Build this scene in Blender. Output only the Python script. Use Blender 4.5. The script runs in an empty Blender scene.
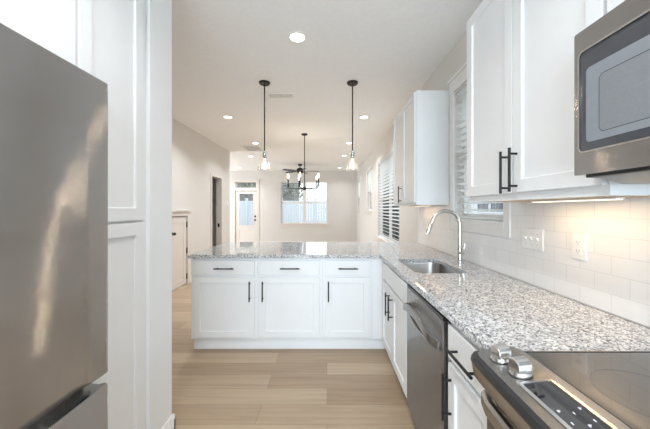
import bpy, bmesh, math, random
from mathutils import Vector, Matrix
random.seed(7)
R = math.radians
scene = bpy.context.scene
COL = scene.collection

# ------------------------------------------------------------------ camera, sky, exposure
H, F = 1.349, 285.0                      # eye height, focal length in pixels of a 650 px wide frame
cam_d = bpy.data.cameras.new('camera')
cam_d.sensor_fit = 'HORIZONTAL'; cam_d.sensor_width = 36.0
cam_d.lens = F / 650.0 * 36.0
cam_d.shift_x = -2.0 / 650.0; cam_d.shift_y = -5.0 / 650.0
cam_d.clip_start = 0.02; cam_d.clip_end = 200
cam = bpy.data.objects.new('camera', cam_d); COL.objects.link(cam)
cam.location = (0, 0, H); cam.rotation_euler = (R(90), 0, 0)
scene.camera = cam

scene.view_settings.view_transform = 'Standard'
scene.view_settings.look = 'None'
scene.view_settings.gamma = 1.0
scene.view_settings.use_curve_mapping = False
scene.view_settings.exposure = 0.7

world = bpy.data.worlds.new('world'); scene.world = world; world.use_nodes = True
wn = world.node_tree; wn.nodes.clear()
wo = wn.nodes.new('ShaderNodeOutputWorld'); wb = wn.nodes.new('ShaderNodeBackground')
wb.inputs['Color'].default_value = (0.86, 0.93, 1.0, 1)      # bright overcast sky
wb.inputs['Strength'].default_value = 1.6
wn.links.new(wb.outputs[0], wo.inputs[0])
try:
    scene.cycles.use_denoising = True
    scene.cycles.max_bounces = 14; scene.cycles.diffuse_bounces = 8
    scene.cycles.transparent_max_bounces = 24
    scene.cycles.sample_clamp_indirect = 6.0
    scene.cycles.caustics_reflective = False; scene.cycles.caustics_refractive = False
except Exception:
    pass

WARM = (0.93, 0.965, 1.0); SOFT = (1.0, 0.98, 0.96)
CAN_LIVING = 11.0

# ------------------------------------------------------------------ materials
def new_mat(name):
    m = bpy.data.materials.new(name); m.use_nodes = True
    nt = m.node_tree; b = nt.nodes['Principled BSDF']
    return m, nt, b

def N(nt, t, **kw):
    n = nt.nodes.new(t)
    for k, v in kw.items():
        setattr(n, k, v)
    return n

def coords(nt, kind='Object', scale=(1, 1, 1)):
    tc = N(nt, 'ShaderNodeTexCoord'); mp = N(nt, 'ShaderNodeMapping')
    mp.inputs['Scale'].default_value = scale
    nt.links.new(tc.outputs[kind], mp.inputs['Vector'])
    return mp.outputs['Vector']

def ramp(nt, stops, interp='LINEAR'):
    r = N(nt, 'ShaderNodeValToRGB'); cr = r.color_ramp; cr.interpolation = interp
    while len(cr.elements) < len(stops):
        cr.elements.new(0.5)
    for e, (p, c) in zip(cr.elements, stops):
        e.position = p; e.color = (*c, 1)
    return r

def plain(name, col, rough=0.5, metal=0.0, var=0.03, scale=25, bump=0.0, spec=0.5, coat=0.0):
    """paint / plastic / metal with a slight procedural mottling"""
    m, nt, b = new_mat(name)
    v = coords(nt)
    no = N(nt, 'ShaderNodeTexNoise'); no.inputs['Scale'].default_value = scale; no.inputs['Detail'].default_value = 4
    nt.links.new(v, no.inputs['Vector'])
    lo = tuple(max(0, c * (1 - var)) for c in col); hi = tuple(min(1, c * (1 + var)) for c in col)
    r = ramp(nt, [(0.3, lo), (0.7, hi)])
    nt.links.new(no.outputs['Fac'], r.inputs['Fac']); nt.links.new(r.outputs['Color'], b.inputs['Base Color'])
    b.inputs['Roughness'].default_value = rough; b.inputs['Metallic'].default_value = metal
    b.inputs['Specular IOR Level'].default_value = spec
    b.inputs['Coat Weight'].default_value = coat
    if bump:
        n2 = N(nt, 'ShaderNodeTexNoise'); n2.inputs['Scale'].default_value = 260; n2.inputs['Detail'].default_value = 2
        nt.links.new(v, n2.inputs['Vector'])
        bp = N(nt, 'ShaderNodeBump'); bp.inputs['Strength'].default_value = bump; bp.inputs['Distance'].default_value = 0.002
        nt.links.new(n2.outputs['Fac'], bp.inputs['Height']); nt.links.new(bp.outputs['Normal'], b.inputs['Normal'])
    return m

def brushed(name, col, rough=0.2, amp=0.8, along='Z', streak=(3, 3, 500)):
    """brushed metal: fine horizontal scratches tip the normal up and down only, so highlights run across the brushing"""
    m, nt, b = new_mat(name)
    v = coords(nt, 'Object', streak)
    no = N(nt, 'ShaderNodeTexNoise'); no.inputs['Scale'].default_value = 1.0; no.inputs['Detail'].default_value = 3
    nt.links.new(v, no.inputs['Vector'])
    r = ramp(nt, [(0.3, tuple(c * 0.95 for c in col)), (0.7, tuple(min(1, c * 1.04) for c in col))])
    nt.links.new(no.outputs['Fac'], r.inputs['Fac']); nt.links.new(r.outputs['Color'], b.inputs['Base Color'])
    b.inputs['Metallic'].default_value = 1.0; b.inputs['Roughness'].default_value = rough
    ge = N(nt, 'ShaderNodeNewGeometry'); sp = N(nt, 'ShaderNodeSeparateXYZ'); nt.links.new(ge.outputs['Position'], sp.inputs[0])
    wn_ = N(nt, 'ShaderNodeTexWhiteNoise', noise_dimensions='1D')
    sc_ = N(nt, 'ShaderNodeMath', operation='MULTIPLY'); sc_.inputs[1].default_value = 917.0
    nt.links.new(sp.outputs[along], sc_.inputs[0]); nt.links.new(sc_.outputs[0], wn_.inputs['W'])
    u = N(nt, 'ShaderNodeMath', operation='MULTIPLY_ADD'); u.inputs[1].default_value = 2.0; u.inputs[2].default_value = -1.0
    nt.links.new(wn_.outputs['Value'], u.inputs[0])
    ab = N(nt, 'ShaderNodeMath', operation='ABSOLUTE'); nt.links.new(u.outputs[0], ab.inputs[0])
    sq = N(nt, 'ShaderNodeMath', operation='MULTIPLY'); nt.links.new(u.outputs[0], sq.inputs[0]); nt.links.new(ab.outputs[0], sq.inputs[1])
    am = N(nt, 'ShaderNodeMath', operation='MULTIPLY'); am.inputs[1].default_value = amp; nt.links.new(sq.outputs[0], am.inputs[0])
    cx = N(nt, 'ShaderNodeCombineXYZ'); nt.links.new(am.outputs[0], cx.inputs[along])
    ad = N(nt, 'ShaderNodeVectorMath', operation='ADD'); nt.links.new(ge.outputs['Normal'], ad.inputs[0]); nt.links.new(cx.outputs[0], ad.inputs[1])
    nm = N(nt, 'ShaderNodeVectorMath', operation='NORMALIZE'); nt.links.new(ad.outputs[0], nm.inputs[0])
    nt.links.new(nm.outputs[0], b.inputs['Normal'])
    return m

def emit(name, col, strength):
    m, nt, b = new_mat(name)
    b.inputs['Base Color'].default_value = (*col, 1)
    b.inputs['Emission Color'].default_value = (*col, 1)
    b.inputs['Emission Strength'].default_value = strength
    return m

def thin_glass(name, tint=(1, 1, 1), gloss=0.12, rough=0.02):
    m = bpy.data.materials.new(name); m.use_nodes = True
    nt = m.node_tree; nt.nodes.clear()
    o = N(nt, 'ShaderNodeOutputMaterial'); mx = N(nt, 'ShaderNodeMixShader')
    t = N(nt, 'ShaderNodeBsdfTransparent'); t.inputs['Color'].default_value = (*tint, 1)
    g = N(nt, 'ShaderNodeBsdfGlossy'); g.inputs['Roughness'].default_value = rough
    fr = N(nt, 'ShaderNodeLayerWeight'); fr.inputs['Blend'].default_value = gloss
    nt.links.new(fr.outputs['Fresnel'], mx.inputs['Fac'])
    nt.links.new(t.outputs[0], mx.inputs[1]); nt.links.new(g.outputs[0], mx.inputs[2])
    nt.links.new(mx.outputs[0], o.inputs['Surface'])
    return m

def granite():
    m, nt, b = new_mat('speckled_granite')
    v = coords(nt)
    # crystal cells, each with its own grey, pulled about by noise so that no two grains look alike
    nz = N(nt, 'ShaderNodeTexNoise'); nz.inputs['Scale'].default_value = 110; nz.inputs['Detail'].default_value = 3
    nt.links.new(v, nz.inputs['Vector'])
    mixv = N(nt, 'ShaderNodeMixRGB', blend_type='ADD'); mixv.inputs['Fac'].default_value = 0.012
    nt.links.new(v, mixv.inputs['Color1']); nt.links.new(nz.outputs['Color'], mixv.inputs['Color2'])
    vo = N(nt, 'ShaderNodeTexVoronoi'); vo.inputs['Scale'].default_value = 190
    nt.links.new(mixv.outputs[0], vo.inputs['Vector'])
    sp = N(nt, 'ShaderNodeSeparateColor'); nt.links.new(vo.outputs['Color'], sp.inputs[0])
    r1 = ramp(nt, [(0.0, (0.07, 0.072, 0.078)), (0.09, (0.23, 0.235, 0.245)), (0.24, (0.40, 0.405, 0.42)),
                   (0.44, (0.58, 0.585, 0.60)), (0.64, (0.74, 0.75, 0.765))], 'CONSTANT')
    nt.links.new(sp.outputs[0], r1.inputs['Fac'])
    n2 = N(nt, 'ShaderNodeTexNoise'); n2.inputs['Scale'].default_value = 38; n2.inputs['Detail'].default_value = 5
    nt.links.new(v, n2.inputs['Vector'])
    r2 = ramp(nt, [(0.34, (0.72, 0.72, 0.73)), (0.58, (1.05, 1.05, 1.05))])
    nt.links.new(n2.outputs['Fac'], r2.inputs['Fac'])
    mu = N(nt, 'ShaderNodeMixRGB', blend_type='MULTIPLY'); mu.inputs['Fac'].default_value = 0.8
    nt.links.new(r1.outputs[0], mu.inputs['Color1']); nt.links.new(r2.outputs[0], mu.inputs['Color2'])
    nt.links.new(mu.outputs[0], b.inputs['Base Color'])
    b.inputs['Roughness'].default_value = 0.055
    b.inputs['Specular IOR Level'].default_value = 0.6
    return m

def oak_planks():
    m, nt, b = new_mat('light_oak_planks')
    v = coords(nt)
    br = N(nt, 'ShaderNodeTexBrick')
    br.offset = 0.37; br.offset_frequency = 2
    br.inputs['Scale'].default_value = 1.0; br.inputs['Brick Width'].default_value = 1.22; br.inputs['Row Height'].default_value = 0.179
    br.inputs['Mortar Size'].default_value = 0.0012; br.inputs['Mortar Smooth'].default_value = 0.3; br.inputs['Bias'].default_value = 0.0
    br.inputs['Color1'].default_value = (0.365, 0.262, 0.172, 1); br.inputs['Color2'].default_value = (0.53, 0.41, 0.29, 1)
    br.inputs['Mortar'].default_value = (0.20, 0.14, 0.095, 1)
    nt.links.new(v, br.inputs['Vector'])
    gv = coords(nt, 'Object', (1.6, 34, 1))
    g = N(nt, 'ShaderNodeTexNoise'); g.inputs['Scale'].default_value = 1.0; g.inputs['Detail'].default_value = 7; g.inputs['Roughness'].default_value = 0.62
    g.inputs['Distortion'].default_value = 0.7
    nt.links.new(gv, g.inputs['Vector'])
    rg = ramp(nt, [(0.28, (0.80, 0.78, 0.76)), (0.55, (1, 1, 1)), (0.8, (1.1, 1.1, 1.1))])
    nt.links.new(g.outputs['Fac'], rg.inputs['Fac'])
    mu = N(nt, 'ShaderNodeMixRGB', blend_type='MULTIPLY'); mu.inputs['Fac'].default_value = 0.9
    nt.links.new(br.outputs['Color'], mu.inputs['Color1']); nt.links.new(rg.outputs[0], mu.inputs['Color2'])
    nt.links.new(mu.outputs[0], b.inputs['Base Color'])
    b.inputs['Roughness'].default_value = 0.42
    bp = N(nt, 'ShaderNodeBump'); bp.inputs['Strength'].default_value = 0.15; bp.inputs['Distance'].default_value = 0.001
    inv = N(nt, 'ShaderNodeMath', operation='SUBTRACT'); inv.inputs[0].default_value = 1.0
    nt.links.new(br.outputs['Fac'], inv.inputs[1]); nt.links.new(inv.outputs[0], bp.inputs['Height'])
    nt.links.new(bp.outputs['Normal'], b.inputs['Normal'])
    return m

def subway_tile():
    m, nt, b = new_mat('white_subway_tile')
    tc = N(nt, 'ShaderNodeTexCoord'); s = N(nt, 'ShaderNodeSeparateXYZ'); c = N(nt, 'ShaderNodeCombineXYZ')
    nt.links.new(tc.outputs['Object'], s.inputs[0])
    ay = N(nt, 'ShaderNodeMath', operation='ADD'); ay.inputs[1].default_value = -1.0911 + 0.1445 * 20
    az = N(nt, 'ShaderNodeMath', operation='ADD'); az.inputs[1].default_value = -0.926 + 0.0776 * 20
    nt.links.new(s.outputs['Y'], ay.inputs[0]); nt.links.new(s.outputs['Z'], az.inputs[0])
    nt.links.new(ay.outputs[0], c.inputs[0]); nt.links.new(az.outputs[0], c.inputs[1])
    br = N(nt, 'ShaderNodeTexBrick'); br.offset = 0.5; br.offset_frequency = 2
    br.inputs['Scale'].default_value = 1.0; br.inputs['Brick Width'].default_value = 0.1445; br.inputs['Row Height'].default_value = 0.0776
    br.inputs['Mortar Size'].default_value = 0.0011; br.inputs['Mortar Smooth'].default_value = 0.2
    br.inputs['Color1'].default_value = (0.80, 0.80, 0.80, 1); br.inputs['Color2'].default_value = (0.83, 0.83, 0.83, 1)
    br.inputs['Mortar'].default_value = (0.66, 0.655, 0.65, 1)
    nt.links.new(c.outputs[0], br.inputs['Vector']); nt.links.new(br.outputs['Color'], b.inputs['Base Color'])
    b.inputs['Roughness'].default_value = 0.22
    bp = N(nt, 'ShaderNodeBump'); bp.inputs['Strength'].default_value = 0.35; bp.inputs['Distance'].default_value = 0.0015; bp.invert = True
    nt.links.new(br.outputs['Fac'], bp.inputs['Height']); nt.links.new(bp.outputs['Normal'], b.inputs['Normal'])
    return m

def siding():
    m, nt, b = new_mat('lap_siding')
    tc = N(nt, 'ShaderNodeTexCoord'); s = N(nt, 'ShaderNodeSeparateXYZ'); nt.links.new(tc.outputs['Object'], s.inputs[0])
    mo = N(nt, 'ShaderNodeMath', operation='PINGPONG'); mo.inputs[1].default_value = 0.09
    nt.links.new(s.outputs['Z'], mo.inputs[0])
    r = ramp(nt, [(0.0, (0.60, 0.62, 0.64)), (0.02, (0.74, 0.76, 0.78))])
    nt.links.new(mo.outputs[0], r.inputs['Fac']); nt.links.new(r.outputs[0], b.inputs['Base Color'])
    b.inputs['Roughness'].default_value = 0.7
    return m

M = dict(
    cab=plain('white_cabinet_paint', (0.79, 0.805, 0.82), 0.45, var=0.01, scale=8),
    wall=plain('warm_grey_wall_paint', (0.675, 0.655, 0.63), 0.85, var=0.01, scale=3, bump=0.05),
    kwall=plain('pale_wall_paint', (0.72, 0.705, 0.685), 0.85, var=0.01, scale=3, bump=0.05),
    ceil=plain('ceiling_paint', (0.87, 0.88, 0.89), 0.95, var=0.02, scale=40, bump=0.12),
    trim=plain('white_trim_paint', (0.80, 0.79, 0.78), 0.4, var=0.01, scale=6),
    warmtrim=plain('soft_white_trim_paint', (0.70, 0.66, 0.62), 0.5, var=0.01, scale=6),
    black=plain('matte_black_metal', (0.022, 0.022, 0.025), 0.42, metal=0.6, var=0.1),
    bronze=plain('dark_bronze_metal', (0.045, 0.038, 0.034), 0.4, metal=0.7, var=0.1),
    blackplastic=plain('black_plastic', (0.018, 0.018, 0.02), 0.35, var=0.1),
    darkgap=plain('dark_recess', (0.02, 0.02, 0.022), 0.8, var=0.1),
    greyplastic=plain('grey_plastic', (0.22, 0.23, 0.25), 0.4, var=0.05),
    silver=plain('satin_silver', (0.72, 0.72, 0.72), 0.22, metal=1.0, var=0.03),
    chrome=plain('brushed_nickel', (0.66, 0.65, 0.63), 0.16, metal=1.0, var=0.03),
    steel_side=plain('grey_enamel', (0.33, 0.33, 0.34), 0.4, metal=0.3, var=0.03),
    steel_x=brushed('brushed_steel', (0.45, 0.44, 0.435), 0.095, 1.4),
    steel_dw=brushed('steel_dark_reflections', (0.27, 0.265, 0.26), 0.14, 1.6),  # same steel, darkened to stand for the dark reflections on the dishwasher
    steel_sink=plain('sink_steel', (0.45, 0.435, 0.42), 0.30, metal=1.0, var=0.04, scale=60),
    steel_range=brushed('range_steel', (0.38, 0.365, 0.35), 0.22, 0.35, 'X', (500, 3, 500)),
    plate=plain('white_plastic', (0.84, 0.84, 0.84), 0.3, var=0.01),
    glass=thin_glass('clear_pane', (0.97, 0.98, 0.98), 0.10),
    shade=None,
    blind=None,
    vinyl=plain('white_vinyl', (0.60, 0.635, 0.68), 0.5, var=0.02),
    bark=plain('grey_bark', (0.33, 0.31, 0.30), 0.9, var=0.35, scale=12),
    leaf=plain('dull_green_leaves', (0.22, 0.23, 0.19), 0.8, var=0.4, scale=9),
    lawn=plain('winter_lawn', (0.40, 0.39, 0.33), 0.95, var=0.3, scale=3),
    shingle=plain('grey_roof_shingles', (0.17, 0.17, 0.18), 0.9, var=0.3, scale=30),
    darkpane=plain('dark_window_glass', (0.05, 0.06, 0.075), 0.08, var=0.2, scale=4),
    woodund=plain('maple_underside', (0.56, 0.42, 0.28), 0.5, var=0.15, scale=6),
    granite=granite(), floor=oak_planks(), tile=subway_tile(), siding=siding(),
    can=emit('recessed_lens', (1.0, 0.95, 0.88), 3.0),
    bulb=emit('warm_bulb', (1.0, 0.84, 0.64), 2.0),
    led=emit('under_cabinet_led', (1.0, 0.86, 0.68), 0.85),
    mark=emit('touch_panel_marks', (0.85, 0.9, 1.0), 0.75),
)
def blended(name, parts):
    """a sum of simple shaders: (node type, colour, weight, roughness)"""
    m = bpy.data.materials.new(name); m.use_nodes = True; nt = m.node_tree; nt.nodes.clear()
    o = N(nt, 'ShaderNodeOutputMaterial'); prev, tot = None, 0.0
    for t, c, w, ro in parts:
        n = N(nt, t); n.inputs['Color'].default_value = (*c, 1)
        if ro is not None and 'Roughness' in n.inputs: n.inputs['Roughness'].default_value = ro
        tot += w
        if prev is None: prev = n.outputs[0]
        else:
            mx = N(nt, 'ShaderNodeMixShader'); mx.inputs['Fac'].default_value = w / tot
            nt.links.new(prev, mx.inputs[1]); nt.links.new(n.outputs[0], mx.inputs[2]); prev = mx.outputs[0]
    nt.links.new(prev, o.inputs['Surface']); return m
M['shade'] = blended('clear_seeded_glass', [('ShaderNodeBsdfTransparent', (0.98, 0.98, 0.98), 0.74, None), ('ShaderNodeBsdfTranslucent', (0.9, 0.9, 0.88), 0.06, None), ('ShaderNodeBsdfGlossy', (1, 1, 1), 0.20, 0.08)])
M['blind'] = blended('white_blind', [('ShaderNodeBsdfDiffuse', (0.86, 0.87, 0.87), 0.45, 0.3), ('ShaderNodeBsdfTranslucent', (0.95, 0.97, 0.97), 0.55, None)])
def cooktop_mat(name, col, rough):
    m, nt, b = new_mat(name)
    v = coords(nt); no = N(nt, 'ShaderNodeTexNoise'); no.inputs['Scale'].default_value = 60
    nt.links.new(v, no.inputs['Vector'])
    r = ramp(nt, [(0.3, tuple(c * 0.9 for c in col)), (0.7, col)])
    nt.links.new(no.outputs['Fac'], r.inputs['Fac']); nt.links.new(r.outputs[0], b.inputs['Base Color'])
    b.inputs['Roughness'].default_value = rough; b.inputs['Specular IOR Level'].default_value = 0.5
    b.inputs['Coat Weight'].default_value = 1.0; b.inputs['Coat Roughness'].default_value = 0.02; b.inputs['Coat IOR'].default_value = 1.45
    return m
M['ceran'] = cooktop_mat('black_glass_ceramic', (0.022, 0.022, 0.024), 0.05)
M['oven_glass'] = cooktop_mat('black_oven_glass', (0.02, 0.022, 0.026), 0.05)
M['mw_glass'] = cooktop_mat('smoked_glass', (0.055, 0.062, 0.075), 0.06)
M['mw_mesh'] = plain('perforated_screen', (0.20, 0.215, 0.235), 0.3, var=0.06, scale=200)
M['mw_bezel'] = plain('slate_screen_border', (0.22, 0.24, 0.27), 0.3, var=0.04, scale=40)
M['duct'] = plain('shaded_duct', (0.68, 0.68, 0.68), 0.8, var=0.05)
M['greysiding'] = plain('weathered_grey_siding', (0.20, 0.195, 0.19), 0.85, var=0.2, scale=1.5)
M['ring'] = plain('printed_burner_ring', (0.13, 0.13, 0.13), 0.3, var=0.02)

# ------------------------------------------------------------------ geometry helpers
def box(bm, x0, x1, y0, y1, z0, z1):
    vs = [bm.verts.new((x, y, z)) for x in (x0, x1) for y in (y0, y1) for z in (z0, z1)]
    for f in ((0, 1, 3, 2), (4, 6, 7, 5), (0, 4, 5, 1), (2, 3, 7, 6), (0, 2, 6, 4), (1, 5, 7, 3)):
        bm.faces.new([vs[i] for i in f])

def frames(pts):
    out = []; t = (pts[1] - pts[0]).normalized()
    a = Vector((0, 0, 1)) if abs(t.z) < 0.9 else Vector((1, 0, 0))
    u = t.cross(a).normalized()
    for i, p in enumerate(pts):
        if i == 0: t = (pts[1] - pts[0])
        elif i == len(pts) - 1: t = pts[-1] - pts[-2]
        else: t = (pts[i + 1] - pts[i]).normalized() + (pts[i] - pts[i - 1]).normalized()
        t = t.normalized(); u = (u - t * u.dot(t)).normalized()
        out.append((p, u, t.cross(u)))
    return out

def tube(bm, pts, r, segs=12, flat=None):
    """round tube along pts; r may be a list; flat=(a,b) gives an elliptical section"""
    pts = [Vector(p) for p in pts]; rings = []
    for i, (p, u, w) in enumerate(frames(pts)):
        rr = r[i] if isinstance(r, (list, tuple)) else r
        a, b = (rr, rr) if flat is None else (rr * flat[0], rr * flat[1])
        rings.append([bm.verts.new(p + u * (a * math.cos(2 * math.pi * k / segs)) + w * (b * math.sin(2 * math.pi * k / segs))) for k in range(segs)])
    for a, b in zip(rings, rings[1:]):
        for k in range(segs):
            bm.faces.new((a[k], a[(k + 1) % segs], b[(k + 1) % segs], b[k]))
    bm.faces.new(rings[0][::-1]); bm.faces.new(rings[-1])

def lathe(bm, prof, c=(0, 0, 0), segs=24, closed=True):
    """turn (radius, z) profile about the vertical axis at c"""
    rings = []
    for r, z in prof:
        if r < 1e-6:
            rings.append([bm.verts.new((c[0], c[1], c[2] + z))])
        else:
            rings.append([bm.verts.new((c[0] + r * math.cos(2 * math.pi * k / segs), c[1] + r * math.sin(2 * math.pi * k / segs), c[2] + z)) for k in range(segs)])
    for a, b in zip(rings, rings[1:]):
        for k in range(segs):
            j = (k + 1) % segs
            if len(a) == 1 and len(b) == 1: continue
            if len(a) == 1: bm.faces.new((a[0], b[j], b[k]))
            elif len(b) == 1: bm.faces.new((a[k], a[j], b[0]))
            else: bm.faces.new((a[k], a[j], b[j], b[k]))
    if closed:
        if len(rings[0]) > 1: bm.faces.new(rings[0][::-1])
        if len(rings[-1]) > 1: bm.faces.new(rings[-1])

def prism(bm, poly, axis, a, b):
    """extrude a polygon (two coordinates) along axis from a to b"""
    def P(p, t):
        return {'x': (t, p[0], p[1]), 'y': (p[0], t, p[1]), 'z': (p[0], p[1], t)}[axis]
    A = [bm.verts.new(P(p, a)) for p in poly]; B = [bm.verts.new(P(p, b)) for p in poly]
    bm.faces.new(A); bm.faces.new(B[::-1])
    n = len(poly)
    for i in range(n):
        bm.faces.new((A[i], B[i], B[(i + 1) % n], A[(i + 1) % n]))

def loft(bm, loops, cap0=True, cap1=True):
    rs = [[bm.verts.new(p) for p in l] for l in loops]
    n = len(rs[0])
    for a, b in zip(rs, rs[1:]):
        for k in range(n):
            bm.faces.new((a[k], a[(k + 1) % n], b[(k + 1) % n], b[k]))
    if cap0: bm.faces.new(rs[0][::-1])
    if cap1: bm.faces.new(rs[-1])

def rrect(x0, x1, y0, y1, r, n=6):
    out = []
    for cx, cy, a0 in ((x1 - r, y1 - r, 0), (x0 + r, y1 - r, 90), (x0 + r, y0 + r, 180), (x1 - r, y0 + r, 270)):
        for k in range(n + 1):
            a = R(a0 + 90 * k / n); out.append((cx + r * math.cos(a), cy + r * math.sin(a)))
    return out

def shaker(bm, x0, x1, z0, z1, yf=-0.02, t=0.0185, rail=0.057, rec=0.011):
    """framed door with a recessed flat centre; the front looks towards -y"""
    def rect(a, b, c, d, y): return [bm.verts.new((a, y, c)), bm.verts.new((b, y, c)), bm.verts.new((b, y, d)), bm.verts.new((a, y, d))]
    o = rect(x0, x1, z0, z1, yf); i = rect(x0 + rail, x1 - rail, z0 + rail, z1 - rail, yf)
    p = rect(x0 + rail + 0.001, x1 - rail - 0.001, z0 + rail + 0.001, z1 - rail - 0.001, yf + rec); k = rect(x0, x1, z0, z1, yf + t)
    for a in range(4):
        b = (a + 1) % 4
        bm.faces.new((o[a], o[b], i[b], i[a])); bm.faces.new((i[a], i[b], p[b], p[a])); bm.faces.new((o[b], o[a], k[a], k[b]))
    bm.faces.new(p); bm.faces.new(k[::-1])

def pull(bm, c, length, axis, yf=-0.02, off=0.034, r=0.0058):
    """bar pull on two posts in front of a face that looks towards -y; c = (x, z) of its middle"""
    x, z = c; h = length / 2; q = h - 0.026; y = yf - off
    if axis == 'x':
        tube(bm, [(x - h, y, z), (x + h, y, z)], r, 10)
        for s in (-q, q): tube(bm, [(x + s, yf, z), (x + s, y, z)], r * 0.85, 8)
    else:
        tube(bm, [(x, y, z - h), (x, y, z + h)], r, 10)
        for s in (-q, q): tube(bm, [(x, yf, z + s), (x, y, z + s)], r * 0.85, 8)

def build(name, bm, mat, parent=None, origin=None, bevel=0.0, segs=2, smooth=35):
    bmesh.ops.recalc_face_normals(bm, faces=bm.faces[:])
    if origin is not None:
        bmesh.ops.translate(bm, verts=bm.verts[:], vec=-Vector(origin))
    me = bpy.data.meshes.new(name); bm.to_mesh(me); bm.free()
    for p in me.polygons: p.use_smooth = True
    me.set_sharp_from_angle(angle=R(smooth))
    if isinstance(mat, (list, tuple)):
        for q in mat: me.materials.append(q)
    else: me.materials.append(mat)
    o = bpy.data.objects.new(name, me); COL.objects.link(o)
    if origin is not None: o.location = origin
    if parent is not None: o.parent = parent
    if bevel:
        md = o.modifiers.new('edge', 'BEVEL'); md.width = bevel; md.segments = segs; md.limit_method = 'ANGLE'; md.angle_limit = R(40)
    return o

def tag(o, label=None, cat=None, group=None, kind=None):
    if label: o['label'] = label
    if cat: o['category'] = cat
    if group: o['group'] = group
    if kind: o['kind'] = kind
    return o

def thing(name, label, cat, loc=(0, 0, 0), rz=0.0, group=None):
    o = bpy.data.objects.new(name, None); COL.objects.link(o)
    o.empty_display_size = 0.1; o.location = loc; o.rotation_euler = (0, 0, R(rz))
    return tag(o, label, cat, group)

def structure(name, bm, mat, label=None, cat=None, **kw):
    o = build(name, bm, mat, **kw); return tag(o, label, cat, kind='structure')

def struct_root(name, label, cat, loc=(0, 0, 0), rz=0.0):
    o = thing(name, label, cat, loc, rz); o['kind'] = 'structure'; return o

def copy_tree(o, parent=None):
    c = o.copy(); COL.objects.link(c)
    if parent is not None: c.parent = parent; c.matrix_parent_inverse = o.matrix_parent_inverse
    for ch in list(o.children): copy_tree(ch, c)
    return c

def BM(): return bmesh.new()

def bx(*b):
    bm = BM(); box(bm, *b); return bm

def lamp(name, kind, energy, col, loc, parent=None, size=0.1, rot=(0, 0, 0), **kw):
    d = bpy.data.lights.new(name, kind); d.energy = energy; d.color = col
    if kind == 'AREA':
        d.shape = kw.get('shape', 'DISK'); d.size = size
        if 'size_y' in kw: d.size_y = kw['size_y']
    else: d.shadow_soft_size = size
    o = bpy.data.objects.new(name, d); COL.objects.link(o); o.location = loc; o.rotation_euler = rot
    if parent: o.parent = parent
    return o

# added fill lamp shining in through an added window behind the camera
d_ = lamp('added_fill_rear', 'AREA', 112.0, (0.76, 0.89, 1.0), (-0.25, -2.75, 1.35), size=2.4, rot=(R(90), 0, 0), shape='RECTANGLE', size_y=2.1)

lamp('added_fill_living', 'AREA', 115.0, (0.85, 0.93, 1.0), (-6.9, 9.3, 1.3), size=2.3, rot=(R(90), 0, R(-90)), shape='RECTANGLE', size_y=2.1)  # unseen fill lamp added outside the end wall to brighten the living room

# ------------------------------------------------------------------ room shell
W, CZ, LX, FY, LEND = 1.17, 2.861, -2.55, 11.15, 7.47
RY, LIVX = -2.4, -6.5

def holed(axis, c0, c1, a0, a1, z0, z1, holes):
    """wall slab from c0 to c1 across, a0..a1 along, with rectangular holes (a0, a1, z0, z1)"""
    bm = BM(); As = sorted({a0, a1, *[h[0] for h in holes], *[h[1] for h in holes]}); Zs = sorted({z0, z1, *[h[2] for h in holes], *[h[3] for h in holes]})
    inside = lambda a, z: any(h[0] < a < h[1] and h[2] < z < h[3] for h in holes)
    full = {}
    for i in range(len(As) - 1):
        for j in range(len(Zs) - 1):
            full[i, j] = not inside((As[i] + As[i + 1]) / 2, (Zs[j] + Zs[j + 1]) / 2)
    V = {}
    def P(i, j, s):
        k = (i, j, s)
        if k not in V:
            c = c1 if s else c0; a, z = As[i], Zs[j]
            V[k] = bm.verts.new((c, a, z) if axis == 'x' else (a, c, z))
        return V[k]
    for (i, j), f in full.items():
        if not f: continue
        for s in (0, 1): bm.faces.new((P(i, j, s), P(i + 1, j, s), P(i + 1, j + 1, s), P(i, j + 1, s)))
        for di, dj, e in ((-1, 0, ((0, 0), (0, 1))), (1, 0, ((1, 0), (1, 1))), (0, -1, ((0, 0), (1, 0))), (0, 1, ((0, 1), (1, 1)))):
            if not full.get((i + di, j + dj), False):
                (p, q), (r, t) = e
                bm.faces.new((P(i + p, j + q, 0), P(i + r, j + t, 0), P(i + r, j + t, 1), P(i + p, j + q, 1)))
    return bm

structure('floor', bx(LIVX - 0.2, W + 0.16, RY - 0.2, FY + 0.16, -0.12, 0.0), M['floor'], 'light oak plank floor running across the kitchen and rooms beyond', 'floor')
structure('ceiling', bx(LIVX - 0.2, W + 0.16, RY - 0.2, FY + 0.16, CZ, CZ + 0.12), M['ceil'], 'plain off-white ceiling dotted with recessed lights', 'ceiling')

KW = (1.866, 2.606, 1.262, 2.405)                 # kitchen window over the sink
DW1 = (4.62, 6.56, 0.735, 2.43)
SW1, SW2 = (7.54, 8.33, 1.31, 2.45), (10.15, 10.95, 1.32, 2.45)
RW = (-1.5, 1.0, 0.12, 2.35)                    # wide window added behind the camera to let in fill light
structure('wall_right', holed('x', W, W + 0.15, RY, FY + 0.15, 0, CZ, [KW, DW1, SW1, SW2]), M['wall'], 'long pale wall with windows on the sink side', 'wall')
FW = (-1.807, 0.023, 0.805, 2.437); ED = (-3.60, -2.74, 0.0, 2.09); TR = (-3.56, -2.77, 2.19, 2.43)
structure('wall_far', holed('y', FY, FY + 0.15, LIVX - 0.15, W, 0, CZ, [FW, ED, TR]), M['wall'], 'far beige wall holding the glazed door and double window', 'wall')
DO = (6.30, 6.87, 0.0, 2.09); CD = (4.60, 5.185, 0.0, 1.235)
structure('wall_left', holed('x', LX - 0.12, LX, 1.715, LEND, 0, CZ, [DO, CD]), M['wall'], 'beige wall with the short closet door and narrow doorway', 'wall')
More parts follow.
